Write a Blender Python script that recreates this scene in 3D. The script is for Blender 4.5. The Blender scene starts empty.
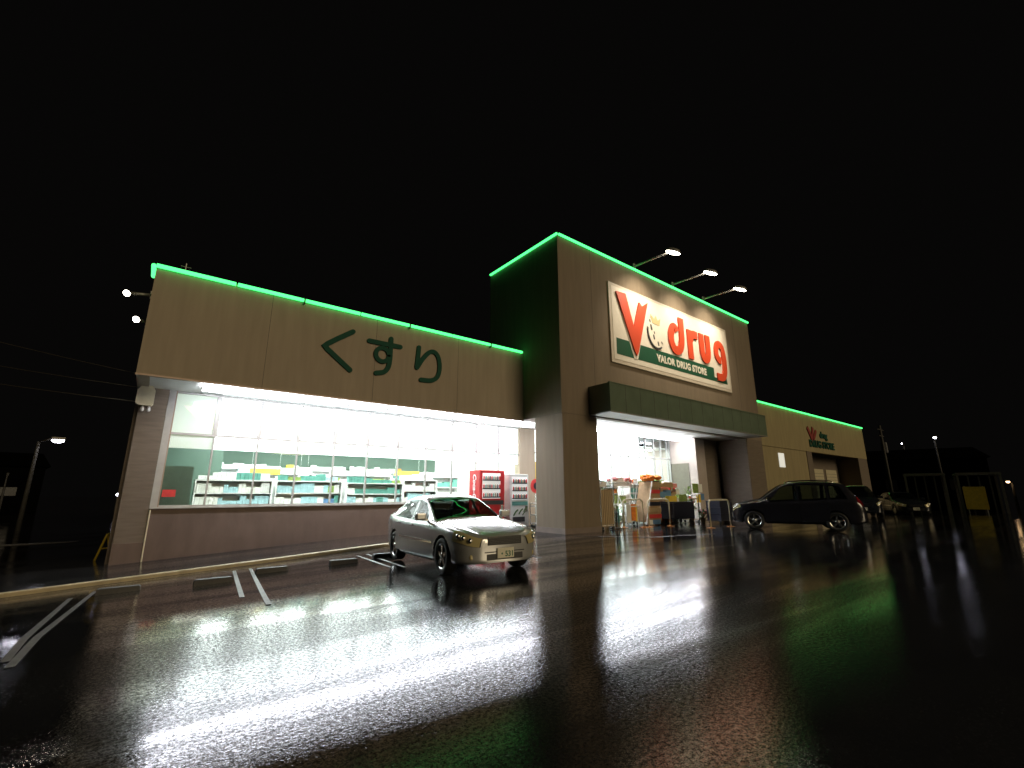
import bpy, bmesh, math, random
import numpy as np
from mathutils import Vector, Matrix

R = math.radians
random.seed(7)
scene = bpy.context.scene
COL = scene.collection

# ------------------------------------------------------------------ camera, world, sun, exposure
cam_d = bpy.data.cameras.new("camera")
cam = bpy.data.objects.new("camera", cam_d)
COL.objects.link(cam)
cam.location = (0, 0, 1.4)
cam.rotation_euler = (R(90) + 0.233, 0, -0.665)
cam_d.sensor_width = 36.0
cam_d.lens = 455.0 / 1024.0 * 36.0
cam_d.clip_start = 0.05
cam_d.clip_end = 2000
scene.camera = cam

world = bpy.data.worlds.new("World")
scene.world = world
world.use_nodes = True
wn = world.node_tree.nodes
bg = wn["Background"]
bg.inputs["Color"].default_value = (1.0, 0.92, 0.86, 1)
bg.inputs["Strength"].default_value = 0.0021

sun_d = bpy.data.lights.new("town_glow", "SUN")          # sodium glow of the car park and town behind the camera
sun_d.energy = 0.95
sun_d.color = (1.0, 0.80, 0.50)
sun_d.angle = R(28)
sun = bpy.data.objects.new("town_glow", sun_d)
COL.objects.link(sun)
sun.rotation_euler = Vector((-0.20, 0.90, -0.30)).to_track_quat('-Z', 'Y').to_euler()

scene.view_settings.view_transform = 'Standard'
scene.view_settings.look = 'None'
scene.view_settings.exposure = 0.0
scene.view_settings.gamma = 1.0
scene.render.engine = 'CYCLES'
cy = scene.cycles
cy.use_denoising = True
try:
    cy.denoiser = 'OPENIMAGEDENOISE'
    cy.denoising_input_passes = 'RGB_ALBEDO_NORMAL'
except Exception:
    pass
cy.max_bounces = 6
cy.diffuse_bounces = 3
cy.glossy_bounces = 4
cy.transparent_max_bounces = 24
cy.caustics_reflective = False
cy.caustics_refractive = False
cy.sample_clamp_indirect = 12
cy.blur_glossy = 0.3

# ------------------------------------------------------------------ materials
def sock(node, *names):
    for n in names:
        if n in node.inputs:
            return node.inputs[n]

def mat(name, color, rough=0.6, metal=0.0, spec=0.5, coat=0.0, var=0.0, vscale=8.0, bump=0.0, bscale=60.0, bdist=0.01, aniso=None):
    m = bpy.data.materials.new(name)
    m.use_nodes = True
    nt = m.node_tree
    b = nt.nodes["Principled BSDF"]
    b.inputs["Base Color"].default_value = (*color, 1)
    b.inputs["Roughness"].default_value = rough
    b.inputs["Metallic"].default_value = metal
    sock(b, "Specular IOR Level", "Specular").default_value = spec
    if coat:
        sock(b, "Coat Weight", "Clearcoat").default_value = coat
        sock(b, "Coat Roughness", "Clearcoat Roughness").default_value = 0.04
    tc = nt.nodes.new("ShaderNodeTexCoord")
    vec = tc.outputs["Object"]
    if aniso:
        mp = nt.nodes.new("ShaderNodeMapping")
        mp.inputs["Scale"].default_value = aniso
        nt.links.new(vec, mp.inputs["Vector"])
        vec = mp.outputs["Vector"]
    if var:
        nz = nt.nodes.new("ShaderNodeTexNoise")
        nz.inputs["Scale"].default_value = vscale
        nz.inputs["Detail"].default_value = 6
        nt.links.new(vec, nz.inputs["Vector"])
        mr = nt.nodes.new("ShaderNodeMapRange")
        mr.inputs["From Min"].default_value = 0.3
        mr.inputs["From Max"].default_value = 0.7
        mr.inputs["To Min"].default_value = 1 - var
        mr.inputs["To Max"].default_value = 1 + var
        nt.links.new(nz.outputs["Fac"], mr.inputs["Value"])
        mx = nt.nodes.new("ShaderNodeVectorMath")
        mx.operation = 'SCALE'
        mx.inputs[0].default_value = color
        nt.links.new(mr.outputs["Result"], mx.inputs["Scale"])
        nt.links.new(mx.outputs["Vector"], b.inputs["Base Color"])
    if bump:
        n2 = nt.nodes.new("ShaderNodeTexNoise")
        n2.inputs["Scale"].default_value = bscale
        n2.inputs["Detail"].default_value = 4
        nt.links.new(tc.outputs["Object"], n2.inputs["Vector"])
        bp = nt.nodes.new("ShaderNodeBump")
        bp.inputs["Strength"].default_value = bump
        bp.inputs["Distance"].default_value = bdist
        nt.links.new(n2.outputs["Fac"], bp.inputs["Height"])
        nt.links.new(bp.outputs["Normal"], b.inputs["Normal"])
    return m

def emis(name, color, strength, base=(0.8, 0.8, 0.8)):
    m = mat(name, base, 0.5)
    b = m.node_tree.nodes["Principled BSDF"]
    sock(b, "Emission Color", "Emission").default_value = (*color, 1)
    b.inputs["Emission Strength"].default_value = strength
    return m

def glass_mat(name, tint=(1, 1, 1), refl=1.0):
    m = bpy.data.materials.new(name)
    m.use_nodes = True
    nt = m.node_tree
    nt.nodes.clear()
    out = nt.nodes.new("ShaderNodeOutputMaterial")
    tr = nt.nodes.new("ShaderNodeBsdfTransparent")
    tr.inputs["Color"].default_value = (*tint, 1)
    gl = nt.nodes.new("ShaderNodeBsdfGlossy")
    gl.inputs["Roughness"].default_value = 0.015
    lw = nt.nodes.new("ShaderNodeLayerWeight")
    lw.inputs["Blend"].default_value = 0.5
    pw = nt.nodes.new("ShaderNodeMath"); pw.operation = 'POWER'; pw.inputs[1].default_value = 5.0
    nt.links.new(lw.outputs["Facing"], pw.inputs[0])
    fr = nt.nodes.new("ShaderNodeMath"); fr.operation = 'MULTIPLY_ADD'; fr.inputs[1].default_value = 0.9; fr.inputs[2].default_value = 0.04 * refl
    nt.links.new(pw.outputs[0], fr.inputs[0])
    mx = nt.nodes.new("ShaderNodeMixShader")
    nt.links.new(fr.outputs[0], mx.inputs["Fac"])
    nt.links.new(tr.outputs[0], mx.inputs[1])
    nt.links.new(gl.outputs[0], mx.inputs[2])
    nt.links.new(mx.outputs[0], out.inputs["Surface"])
    return m

def asphalt_mat():
    m = bpy.data.materials.new("wet_asphalt")
    m.use_nodes = True
    nt = m.node_tree
    N, L = nt.nodes, nt.links
    b = N["Principled BSDF"]
    tc = N.new("ShaderNodeTexCoord")
    def noise(scale, detail=4, rough=0.5, aniso=None, dist=0.0):
        n = N.new("ShaderNodeTexNoise")
        n.inputs["Scale"].default_value = scale
        n.inputs["Detail"].default_value = detail
        n.inputs["Roughness"].default_value = rough
        n.inputs["Distortion"].default_value = dist
        if aniso:
            mp = N.new("ShaderNodeMapping")
            mp.inputs["Scale"].default_value = aniso
            L.new(tc.outputs["Object"], mp.inputs["Vector"])
            L.new(mp.outputs["Vector"], n.inputs["Vector"])
        else:
            L.new(tc.outputs["Object"], n.inputs["Vector"])
        return n.outputs["Fac"]
    def rng(v, a, b_, c, d):
        r = N.new("ShaderNodeMapRange")
        r.interpolation_type = 'SMOOTHSTEP'
        r.inputs["From Min"].default_value = a
        r.inputs["From Max"].default_value = b_
        r.inputs["To Min"].default_value = c
        r.inputs["To Max"].default_value = d
        L.new(v, r.inputs["Value"])
        return r.outputs["Result"]
    def mul(a, c):
        x = N.new("ShaderNodeMath"); x.operation = 'MULTIPLY'
        L.new(a, x.inputs[0])
        if isinstance(c, (int, float)):
            x.inputs[1].default_value = c
        else:
            L.new(c, x.inputs[1])
        return x.outputs[0]
    def add(a, c):
        x = N.new("ShaderNodeMath"); x.operation = 'ADD'
        L.new(a, x.inputs[0]); L.new(c, x.inputs[1])
        return x.outputs[0]
    # water film: streaks running along the car park plus patches; 0 = thin film on coarse stone, 1 = standing water
    streak = noise(0.55, 5, 0.55, (0.22, 1.9, 1.0), 0.5)
    patch = noise(0.22, 4, 0.5, None, 0.8)
    water = rng(add(mul(streak, 0.8), mul(patch, 0.2)), 0.38, 0.62, 0.0, 1.0)
    dry = rng(water, 0.0, 1.0, 1.0, 0.0)
    # stone chips
    vor = N.new("ShaderNodeTexVoronoi")
    vor.inputs["Scale"].default_value = 48.0
    L.new(tc.outputs["Object"], vor.inputs["Vector"])
    chips = vor.outputs["Distance"]
    fine = noise(42.0, 4, 0.62)
    big = noise(1.3, 3, 0.5)
    # colour
    cr = N.new("ShaderNodeValToRGB")
    cr.color_ramp.elements[0].color = (0.006, 0.006, 0.0065, 1)
    cr.color_ramp.elements[1].color = (0.030, 0.029, 0.028, 1)
    L.new(add(mul(chips, 0.6), mul(big, 0.5)), cr.inputs["Fac"])
    dif = N.new("ShaderNodeBsdfDiffuse")
    L.new(cr.outputs["Color"], dif.inputs["Color"])
    glo = N.new("ShaderNodeBsdfAnisotropic" if hasattr(bpy.types, "ShaderNodeBsdfAnisotropic") else "ShaderNodeBsdfGlossy")
    glo.distribution = 'BECKMANN'
    glo.inputs["Color"].default_value = (0.97, 0.97, 1.0, 1)
    frs = N.new("ShaderNodeFresnel")
    frs.inputs["IOR"].default_value = 1.48
    mixs = N.new("ShaderNodeMixShader")
    # stone tops break the water film; thin film between the streaks reflects less
    grit = rng(add(mul(noise(88.0, 3, 0.65), 0.6), mul(noise(34.0, 2, 0.5), 0.4)), 0.38, 0.62, 0.24, 1.9)
    film = mul(grit, rng(water, 0.0, 1.0, 0.60, 1.25))
    fade = add(mul(film, 1.0), mul(noise(0.9, 2, 0.5, (0.2, 2.2, 1.0)), 0.12))
    L.new(mul(frs.outputs["Fac"], fade), mixs.inputs["Fac"])
    L.new(dif.outputs[0], mixs.inputs[1])
    L.new(glo.outputs[0], mixs.inputs[2])
    L.new(mixs.outputs[0], N["Material Output"].inputs["Surface"])
    N.remove(b)
    L.new(rng(water, 0.0, 1.0, 0.11, 0.055), glo.inputs["Roughness"])
    # relief
    stone = mul(add(mul(chips, 0.12), mul(fine, 1.0)), rng(dry, 0, 1, 0.6, 1.0))
    bp = N.new("ShaderNodeBump")
    bp.inputs["Strength"].default_value = 0.20
    bp.inputs["Distance"].default_value = 0.006
    L.new(stone, bp.inputs["Height"])
    bp2 = N.new("ShaderNodeBump")
    bp2.inputs["Strength"].default_value = 0.018
    bp2.inputs["Distance"].default_value = 0.02
    L.new(noise(8.0, 3), bp2.inputs["Height"])
    L.new(bp.outputs["Normal"], bp2.inputs["Normal"])
    L.new(bp2.outputs["Normal"], glo.inputs["Normal"])
    L.new(bp.outputs["Normal"], dif.inputs["Normal"])
    return m

M = {}
M['asphalt'] = asphalt_mat()
M['stucco'] = mat("beige_stucco", (0.34, 0.28, 0.21), 0.85, var=0.08, vscale=1.6, aniso=(3.5, 3.5, 0.35), bump=0.5, bscale=90, bdist=0.006)
M['tower'] = mat("tower_stucco", (0.20, 0.154, 0.107), 0.85, var=0.09, vscale=1.6, aniso=(3.5, 3.5, 0.35), bump=0.5, bscale=90, bdist=0.006)
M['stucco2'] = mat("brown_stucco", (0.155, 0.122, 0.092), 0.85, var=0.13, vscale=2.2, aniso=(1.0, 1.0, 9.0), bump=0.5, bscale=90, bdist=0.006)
M['pink'] = mat("rosy_plinth_paint", (0.115, 0.078, 0.062), 0.7, var=0.14, vscale=2.0, aniso=(2.0, 2.0, 0.7), bump=0.3, bscale=70, bdist=0.004)
M['lit_wall'] = mat("lit_entrance_stucco", (0.42, 0.36, 0.32), 0.7, var=0.08, vscale=1.5)  # stucco colour lightened to carry the bright soffit light on it
M['door_olive'] = mat("olive_door", (0.15, 0.14, 0.10), 0.5, var=0.08)
M['base'] = mat("plinth_stone", (0.20, 0.155, 0.135), 0.6, var=0.15, vscale=3.0)
M['yellow_wall'] = mat("ochre_stucco", (0.31, 0.255, 0.135), 0.85, var=0.12, vscale=1.4, aniso=(3.0, 3.0, 0.4), bump=0.4, bscale=90, bdist=0.005)
M['joint'] = mat("dark_joint", (0.08, 0.07, 0.06), 0.8)
M['white'] = mat("white_paint", (0.80, 0.80, 0.79), 0.5, var=0.03)
M['soffit'] = mat("soffit_board", (0.78, 0.78, 0.78), 0.55, var=0.05, vscale=1.0)
M['film'] = mat("white_window_film", (0.84, 0.84, 0.80), 0.5, var=0.05, vscale=1.5)
M['alu'] = mat("aluminium", (0.36, 0.355, 0.345), 0.4, metal=0.2, var=0.06)
M['bronze'] = mat("bronze_frame", (0.30, 0.22, 0.17), 0.45, metal=0.3)
M['green_canopy'] = mat("dark_green_metal", (0.125, 0.165, 0.115), 0.28, spec=0.5, var=0.10, vscale=2.0)
M['teal'] = mat("teal_wall", (0.075, 0.128, 0.096), 0.6, var=0.06, vscale=1.0)
M['grey_green'] = mat("grey_green_panel", (0.075, 0.105, 0.075), 0.6, var=0.1)
M['floor'] = mat("shop_floor", (0.55, 0.55, 0.52), 0.25)
M['glass'] = glass_mat("clear_glass", (0.93, 0.97, 0.95))
M['carglass'] = glass_mat("car_glass", (0.34, 0.42, 0.39), 1.8)
M['darkglass'] = glass_mat("dark_car_glass", (0.30, 0.36, 0.35), 2.5)
M['letter_green'] = mat("dark_green_letter", (0.012, 0.066, 0.043), 0.7, spec=0.15, var=0.1)
M['sign_white'] = mat("sign_cream", (0.82, 0.76, 0.66), 0.5, var=0.03)
M['sign_frame'] = mat("sign_frame_cream", (0.66, 0.58, 0.48), 0.45)
M['sign_red'] = mat("sign_red", (0.70, 0.075, 0.025), 0.45)
M['sign_green'] = mat("sign_green", (0.012, 0.09, 0.045), 0.45)
M['red_dark'] = mat("dark_red_letter", (0.22, 0.02, 0.015), 0.6)
M['gold'] = mat("sign_gold", (0.66, 0.52, 0.26), 0.45)
M['dark_grey'] = mat("dark_grey", (0.03, 0.03, 0.032), 0.5, var=0.15)
M['black'] = mat("black_plastic", (0.012, 0.012, 0.013), 0.4)
M['cream'] = mat("cream_metal", (0.58, 0.52, 0.36), 0.45, var=0.08)
M['pole'] = mat("grey_pole", (0.30, 0.29, 0.26), 0.4, metal=0.4, var=0.1)
M['steel'] = mat("steel", (0.6, 0.6, 0.58), 0.25, metal=0.9)
M['kerb'] = mat("kerb_concrete", (0.38, 0.31, 0.18), 0.45, var=0.2, vscale=5, bump=0.3, bscale=40)
M['concrete'] = mat("wet_concrete", (0.05, 0.048, 0.045), 0.65, var=0.25, vscale=6, bump=0.3, bscale=50)
M['line'] = mat("worn_white_line", (0.06, 0.056, 0.05), 0.5, var=0.65, vscale=9, bump=0.1, bscale=80)
M['silver'] = mat("silver_paint", (0.56, 0.57, 0.575), 0.24, metal=0.5, coat=0.6, bump=0.05, bscale=120, bdist=0.003)
M['blackpaint'] = mat("black_paint", (0.018, 0.018, 0.024), 0.2, coat=0.7, bump=0.04, bscale=120, bdist=0.003)
M['darkpaint'] = mat("dark_blue_paint", (0.012, 0.014, 0.018), 0.2, coat=0.5)
M['tyre'] = mat("tyre_rubber", (0.012, 0.012, 0.012), 0.6, bump=0.2, bscale=90)
M['rim'] = mat("alloy", (0.55, 0.55, 0.54), 0.25, metal=0.9)
M['lens'] = mat("lamp_lens", (0.58, 0.50, 0.26), 0.08, metal=0.15, coat=1.0)
M['amber'] = mat("amber_lens", (0.5, 0.28, 0.05), 0.1, coat=1.0)
M['red_lens'] = mat("red_lens", (0.22, 0.006, 0.01), 0.12, coat=1.0)
M['plate'] = mat("plate_white", (0.75, 0.72, 0.58), 0.5)
M['plate_green'] = mat("plate_green", (0.02, 0.14, 0.07), 0.5)
M['chrome'] = mat("chrome", (0.8, 0.8, 0.8), 0.08, metal=1.0)
M['seat'] = mat("seat_cloth", (0.05, 0.05, 0.052), 0.9, var=0.15)
M['vend_red'] = mat("vending_red", (0.52, 0.015, 0.020), 0.35, coat=0.3)
M['vend_white'] = mat("vending_white", (0.78, 0.79, 0.76), 0.35, coat=0.3)
M['orange'] = mat("orange_fabric", (0.80, 0.22, 0.02), 0.7, var=0.15)
M['yellow'] = mat("yellow_card", (0.80, 0.58, 0.06), 0.6, var=0.08)
M['red'] = mat("red_card", (0.55, 0.03, 0.03), 0.55, var=0.1)
M['pinkgood'] = mat("pink_card", (0.70, 0.28, 0.28), 0.6, var=0.1)
M['blue'] = mat("blue_card", (0.10, 0.22, 0.42), 0.55, var=0.1)
M['skyblue'] = mat("pale_blue_card", (0.38, 0.60, 0.66), 0.55, var=0.1)
M['tealgood'] = mat("teal_card", (0.10, 0.30, 0.25), 0.55, var=0.1)
M['navy'] = mat("navy_plastic", (0.012, 0.014, 0.028), 0.4)
M['card'] = mat("cardboard", (0.36, 0.24, 0.13), 0.8, var=0.12)
M['wood'] = mat("pale_wood", (0.40, 0.29, 0.16), 0.6, var=0.2, vscale=3, aniso=(12, 12, 1))
M['leaf'] = mat("leaf", (0.06, 0.14, 0.025), 0.5, var=0.4, vscale=12)
M['leaf_pale'] = mat("pale_leaf", (0.22, 0.32, 0.08), 0.5, var=0.3, vscale=12)
M['rust'] = mat("orange_base_paint", (0.42, 0.17, 0.04), 0.5, var=0.2)
M['dim_steel'] = mat("darkened_steel", (0.13, 0.125, 0.11), 0.7, var=0.2)  # steel colour darkened so the distant frames read as dimly lit
M['bark_post'] = mat("darkened_post", (0.05, 0.047, 0.04), 0.8, var=0.2)  # darkened colour stands in for weak light on distant posts
M['far_dark'] = mat("far_unlit_dark", (0.002, 0.002, 0.002), 0.9, spec=0.0, var=0.3)  # near-black colour stands in for distant things getting no light
M['roof'] = mat("roof_sheet", (0.10, 0.10, 0.10), 0.6)
M['wire'] = mat("cable_rubber", (0.05, 0.042, 0.03), 0.5)
M['stripe_yellow'] = mat("yellow_paint", (0.60, 0.42, 0.03), 0.45, var=0.15)
M['tube'] = emis("fluorescent_tube", (0.91, 0.93, 1.0), 40.0)
M['glow_film'] = emis("window_film_glow", (0.95, 0.985, 1.0), 3.2)  # added glow stands in for tube light falling on the white film
M['glow_film_dim'] = emis("window_film_glow_dim", (0.95, 1.0, 0.78), 0.36)  # same added glow, weaker where the film catches less tube light
M['ceil_light'] = emis("ceiling_panel_light", (0.95, 1.0, 0.98), 26.0)
M['neon'] = emis("green_neon", (0.068, 1.0, 0.195), 2.7, base=(0.1, 0.5, 0.2))
M['flood'] = emis("flood_lens", (1.0, 0.90, 0.74), 26.0)
M['street_white'] = emis("street_lamp_lens", (0.92, 0.90, 1.0), 30.0)
M['far_white'] = emis("far_lamp_lens", (0.86, 0.86, 1.0), 14.0)
M['far_warm'] = emis("far_warm_lens", (1.0, 0.62, 0.30), 9.0)
M['far_red'] = emis("far_red_lens", (1.0, 0.16, 0.08), 0.5)
M['notice'] = emis("lit_notice", (0.95, 0.95, 0.85), 0.55)
M['vend_window'] = emis("vending_backlight", (0.95, 1.0, 0.97), 0.50)

# ------------------------------------------------------------------ helpers
def finish(name, bm, material, parent=None, smooth=False, loc=None, rotz=None, recalc=True):
    if recalc:
        bmesh.ops.recalc_face_normals(bm, faces=bm.faces)
    me = bpy.data.meshes.new(name)
    bm.to_mesh(me)
    bm.free()
    if smooth:
        for p in me.polygons:
            p.use_smooth = True
    mats = material if isinstance(material, (list, tuple)) else [material]
    for x in mats:
        me.materials.append(x)
    o = bpy.data.objects.new(name, me)
    COL.objects.link(o)
    if parent is not None:
        o.parent = parent
    if loc is not None:
        o.location = loc
    if rotz is not None:
        o.rotation_euler = (0, 0, rotz)
    return o

def tag(o, label=None, cat=None, group=None, kind=None):
    if label: o['label'] = label
    if cat: o['category'] = cat
    if group: o['group'] = group
    if kind: o['kind'] = kind
    return o

def thing(name, label, cat, loc=(0, 0, 0), rotz=0.0, group=None):
    o = bpy.data.objects.new(name, None)
    o.empty_display_size = 0.3
    COL.objects.link(o)
    o.location = loc
    o.rotation_euler = (0, 0, rotz)
    return tag(o, label, cat, group)

def copy_tree(o, parent=None):
    c = o.copy()
    COL.objects.link(c)
    if parent is not None:
        c.parent = parent
    for ch in list(o.children):
        copy_tree(ch, c)
    return c

def box(bm, x0, x1, y0, y1, z0, z1, bev=0.0, mi=0):
    vs = [bm.verts.new(p) for p in ((x0, y0, z0), (x1, y0, z0), (x1, y1, z0), (x0, y1, z0),
                                    (x0, y0, z1), (x1, y0, z1), (x1, y1, z1), (x0, y1, z1))]
    fs = [bm.faces.new([vs[i] for i in f]) for f in ((0, 3, 2, 1), (4, 5, 6, 7), (0, 1, 5, 4), (1, 2, 6, 5), (2, 3, 7, 6), (3, 0, 4, 7))]
    for f in fs: f.material_index = mi
    if bev:
        es = list({e for f in fs for e in f.edges})
        bmesh.ops.bevel(bm, geom=es, offset=bev, segments=2, affect='EDGES', profile=0.6)
    return fs

def bx(name, dims, material, parent=None, bev=0.0, **k):
    bm = bmesh.new()
    box(bm, *dims, bev=bev)
    return finish(name, bm, material, parent, **k)

def prism(bm, pts, y0, y1, mi=0):
    """polygon in the x-z plane extruded along y"""
    a = [bm.verts.new((x, y0, z)) for x, z in pts]
    b = [bm.verts.new((x, y1, z)) for x, z in pts]
    n = len(pts)
    fs = [bm.faces.new(a), bm.faces.new(b[::-1])]
    for i in range(n):
        fs.append(bm.faces.new((a[i], b[i], b[(i + 1) % n], a[(i + 1) % n])))
    for f in fs: f.material_index = mi

def tube(bm, pts, r, seg=8, cap=True, mi=0):
    pts = [Vector(p) for p in pts]
    rings = []
    up = Vector((0, 0, 1))
    for i, p in enumerate(pts):
        t = (pts[min(i + 1, len(pts) - 1)] - pts[max(i - 1, 0)]).normalized()
        a = t.cross(up)
        if a.length < 1e-3:
            a = t.cross(Vector((0, 1, 0)))
        a.normalize()
        b = t.cross(a).normalized()
        rr = r[i] if isinstance(r, (list, tuple)) else r
        rings.append([bm.verts.new(p + a * (rr * math.cos(2 * math.pi * k / seg)) + b * (rr * math.sin(2 * math.pi * k / seg))) for k in range(seg)])
    for i in range(len(rings) - 1):
        for k in range(seg):
            f = bm.faces.new((rings[i][k], rings[i][(k + 1) % seg], rings[i + 1][(k + 1) % seg], rings[i + 1][k]))
            f.material_index = mi
    if cap:
        bm.faces.new(rings[0][::-1]).material_index = mi
        bm.faces.new(rings[-1]).material_index = mi

def lathe(bm, prof, axis='z', seg=24, origin=(0, 0, 0), close=False):
    """profile of (radius, height) about an axis"""
    rings = []
    o = Vector(origin)
    for r, h in prof:
        ring = []
        for k in range(seg):
            c, s = math.cos(2 * math.pi * k / seg), math.sin(2 * math.pi * k / seg)
            if axis == 'z': p = (r * c, r * s, h)
            elif axis == 'y': p = (r * c, h, r * s)
            else: p = (h, r * c, r * s)
            ring.append(bm.verts.new(o + Vector(p)))
        rings.append(ring)
    n = len(rings)
    for i in range(n if close else n - 1):
        A, B = rings[i], rings[(i + 1) % n]
        for k in range(seg):
            bm.faces.new((A[k], A[(k + 1) % seg], B[(k + 1) % seg], B[k]))
    if not close:
        bm.faces.new(rings[0][::-1])
        bm.faces.new(rings[-1])

def smooth_path(pts, n=8):
    """Catmull-Rom through 2-D or 3-D points"""
    P = [np.array(p, float) for p in pts]
    P = [2 * P[0] - P[1]] + P + [2 * P[-1] - P[-2]]
    out = []
    for i in range(1, len(P) - 2):
        for k in range(n):
            t = k / n
            a, b, c, d = P[i - 1], P[i], P[i + 1], P[i + 2]
            out.append(0.5 * ((2 * b) + (-a + c) * t + (2 * a - 5 * b + 4 * c - d) * t * t + (-a + 3 * b - 3 * c + d) * t ** 3))
    out.append(P[-2])
    return out

def ribbon(bm, pts, w, y0, y1, caps=True, mi=0):
    """a brush stroke of width w along pts (x,z), extruded from y0 to y1, with round ends"""
    P = [np.array(p, float) for p in pts]
    n = len(P)
    left, right = [], []
    for i in range(n):
        a = P[i] - P[i - 1] if i else P[1] - P[0]
        b = P[i + 1] - P[i] if i < n - 1 else a
        a = a / np.linalg.norm(a); b = b / np.linalg.norm(b)
        t = a + b
        t = t / max(np.linalg.norm(t), 1e-6)
        nn = np.array([-t[1], t[0]])
        c = max(np.dot(nn, np.array([-a[1], a[0]])), 0.45)
        ww = (w[i] if isinstance(w, (list, tuple)) else w) * 0.5 / c
        left.append(P[i] + nn * ww)
        right.append(P[i] - nn * ww)
    def cap(c, a, b):
        va = a - c
        ang0 = math.atan2(va[1], va[0]); r = np.linalg.norm(va)
        return [c + r * np.array([math.cos(ang0 + s * math.pi / 6), math.sin(ang0 + s * math.pi / 6)]) for s in range(1, 6)]
    F = {}
    def V(p, y):
        return bm.verts.new((p[0], y, p[1]))
    lf = [V(p, y0) for p in left]; rf = [V(p, y0) for p in right]
    lb = [V(p, y1) for p in left]; rb = [V(p, y1) for p in right]
    fs = []
    for i in range(n - 1):
        fs.append(bm.faces.new((lf[i], lf[i + 1], rf[i + 1], rf[i])))
        fs.append(bm.faces.new((lb[i], rb[i], rb[i + 1], lb[i + 1])))
        fs.append(bm.faces.new((lf[i], lb[i], lb[i + 1], lf[i + 1])))
        fs.append(bm.faces.new((rf[i], rf[i + 1], rb[i + 1], rb[i])))
    for (c, A, Ab, B, Bb, pa, pb) in ((P[0], lf[0], lb[0], rf[0], rb[0], left[0], right[0]), (P[-1], rf[-1], rb[-1], lf[-1], lb[-1], right[-1], left[-1])):
        if caps:
            arc = cap(c, pa, pb)
            f0 = [A] + [V(p, y0) for p in arc] + [B]
            f1 = [Ab] + [V(p, y1) for p in arc] + [Bb]
        else:
            f0, f1 = [A, B], [Ab, Bb]
        if caps:
            fs.append(bm.faces.new(f0)); fs.append(bm.faces.new(f1[::-1]))
        for i in range(len(f0) - 1):
            fs.append(bm.faces.new((f0[i], f0[i + 1], f1[i + 1], f1[i])))
    for f in fs: f.material_index = mi

def text_mesh(name, body, size, depth, material, parent, loc, rot, bold=0.0, shear=0.0, sx=1.0, align='LEFT', spacing=1.0):
    c = bpy.data.curves.new(name, 'FONT')
    c.body = body
    c.size = size
    c.extrude = depth
    c.offset = bold
    c.shear = shear
    c.align_x = align
    c.space_character = spacing
    c.resolution_u = 4
    t = bpy.data.objects.new(name, c)
    COL.objects.link(t)
    dg = bpy.context.evaluated_depsgraph_get()
    me = bpy.data.meshes.new_from_object(t.evaluated_get(dg))
    bpy.data.objects.remove(t)
    bpy.data.curves.remove(c)
    me.name = name
    me.materials.clear()
    me.materials.append(material)
    o = bpy.data.objects.new(name, me)
    COL.objects.link(o)
    o.parent = parent
    o.location = loc
    o.rotation_euler = rot
    o.scale = (sx, 1, 1)
    return o

def ss(a, b, x):
    t = min(max((x - a) / (b - a), 0.0), 1.0)
    return t * t * (3 - 2 * t)

def kerb_z(x):
    return float(np.interp(x, [-9, -2, 2, 5.8, 9, 11], [-0.52, -0.46, -0.255, -0.045, -0.012, -0.004]))

def ground_z(x, y):
    low = float(np.interp(x, [-9, -2, 2, 5.8, 9, 11], [-0.60, -0.54, -0.335, -0.125, -0.06, -0.004]))
    if y <= 13.2:
        return low * min(max((y - 6.8) / 6.2, 0.0), 1.0)
    t = ss(13.2, 13.3, y)
    return low * (1 - t) + (kerb_z(x) - 0.012) * t if y < 16.5 else (kerb_z(x) - 0.012) - 0.0

# ------------------------------------------------------------------ SETTING: ground, kerb, lines
def build_ground():
    xs = sorted(set(list(np.linspace(-150, -12, 24)) + list(np.arange(-12, 14.01, 0.5)) + list(np.arange(14, 60, 4)) + list(np.linspace(60, 260, 20))))
    ys = sorted(set(list(np.linspace(-60, 4, 20)) + list(np.arange(4, 13.01, 0.5)) + [13.2, 13.3, 13.5, 14, 15, 16, 17] + list(np.linspace(18, 40, 10)) + list(np.linspace(45, 260, 20))))
    bm = bmesh.new()
    g = [[bm.verts.new((x, y, ground_z(x, y))) for x in xs] for y in ys]
    for j in range(len(ys) - 1):
        for i in range(len(xs) - 1):
            bm.faces.new((g[j][i], g[j][i + 1], g[j + 1][i + 1], g[j + 1][i]))
    o = finish("parking_lot", bm, M['asphalt'], smooth=True, recalc=False)
    tag(o, kind='structure')
build_ground()

bm = bmesh.new()
kx = list(np.arange(-9, 11.3, 0.5))
prev = None
for x in kx:
    z = kerb_z(x)
    ring = [bm.verts.new(p) for p in ((x, 13.14, z - 0.25), (x, 13.15, z - 0.012), (x, 13.165, z), (x, 13.285, z), (x, 13.30, z - 0.012), (x, 13.31, z - 0.25))]
    if prev:
        for i in range(5):
            bm.faces.new((prev[i], ring[i], ring[i + 1], prev[i + 1]))
    prev = ring
tag(finish("kerb", bm, M['kerb'], smooth=False), kind='structure')

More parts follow.
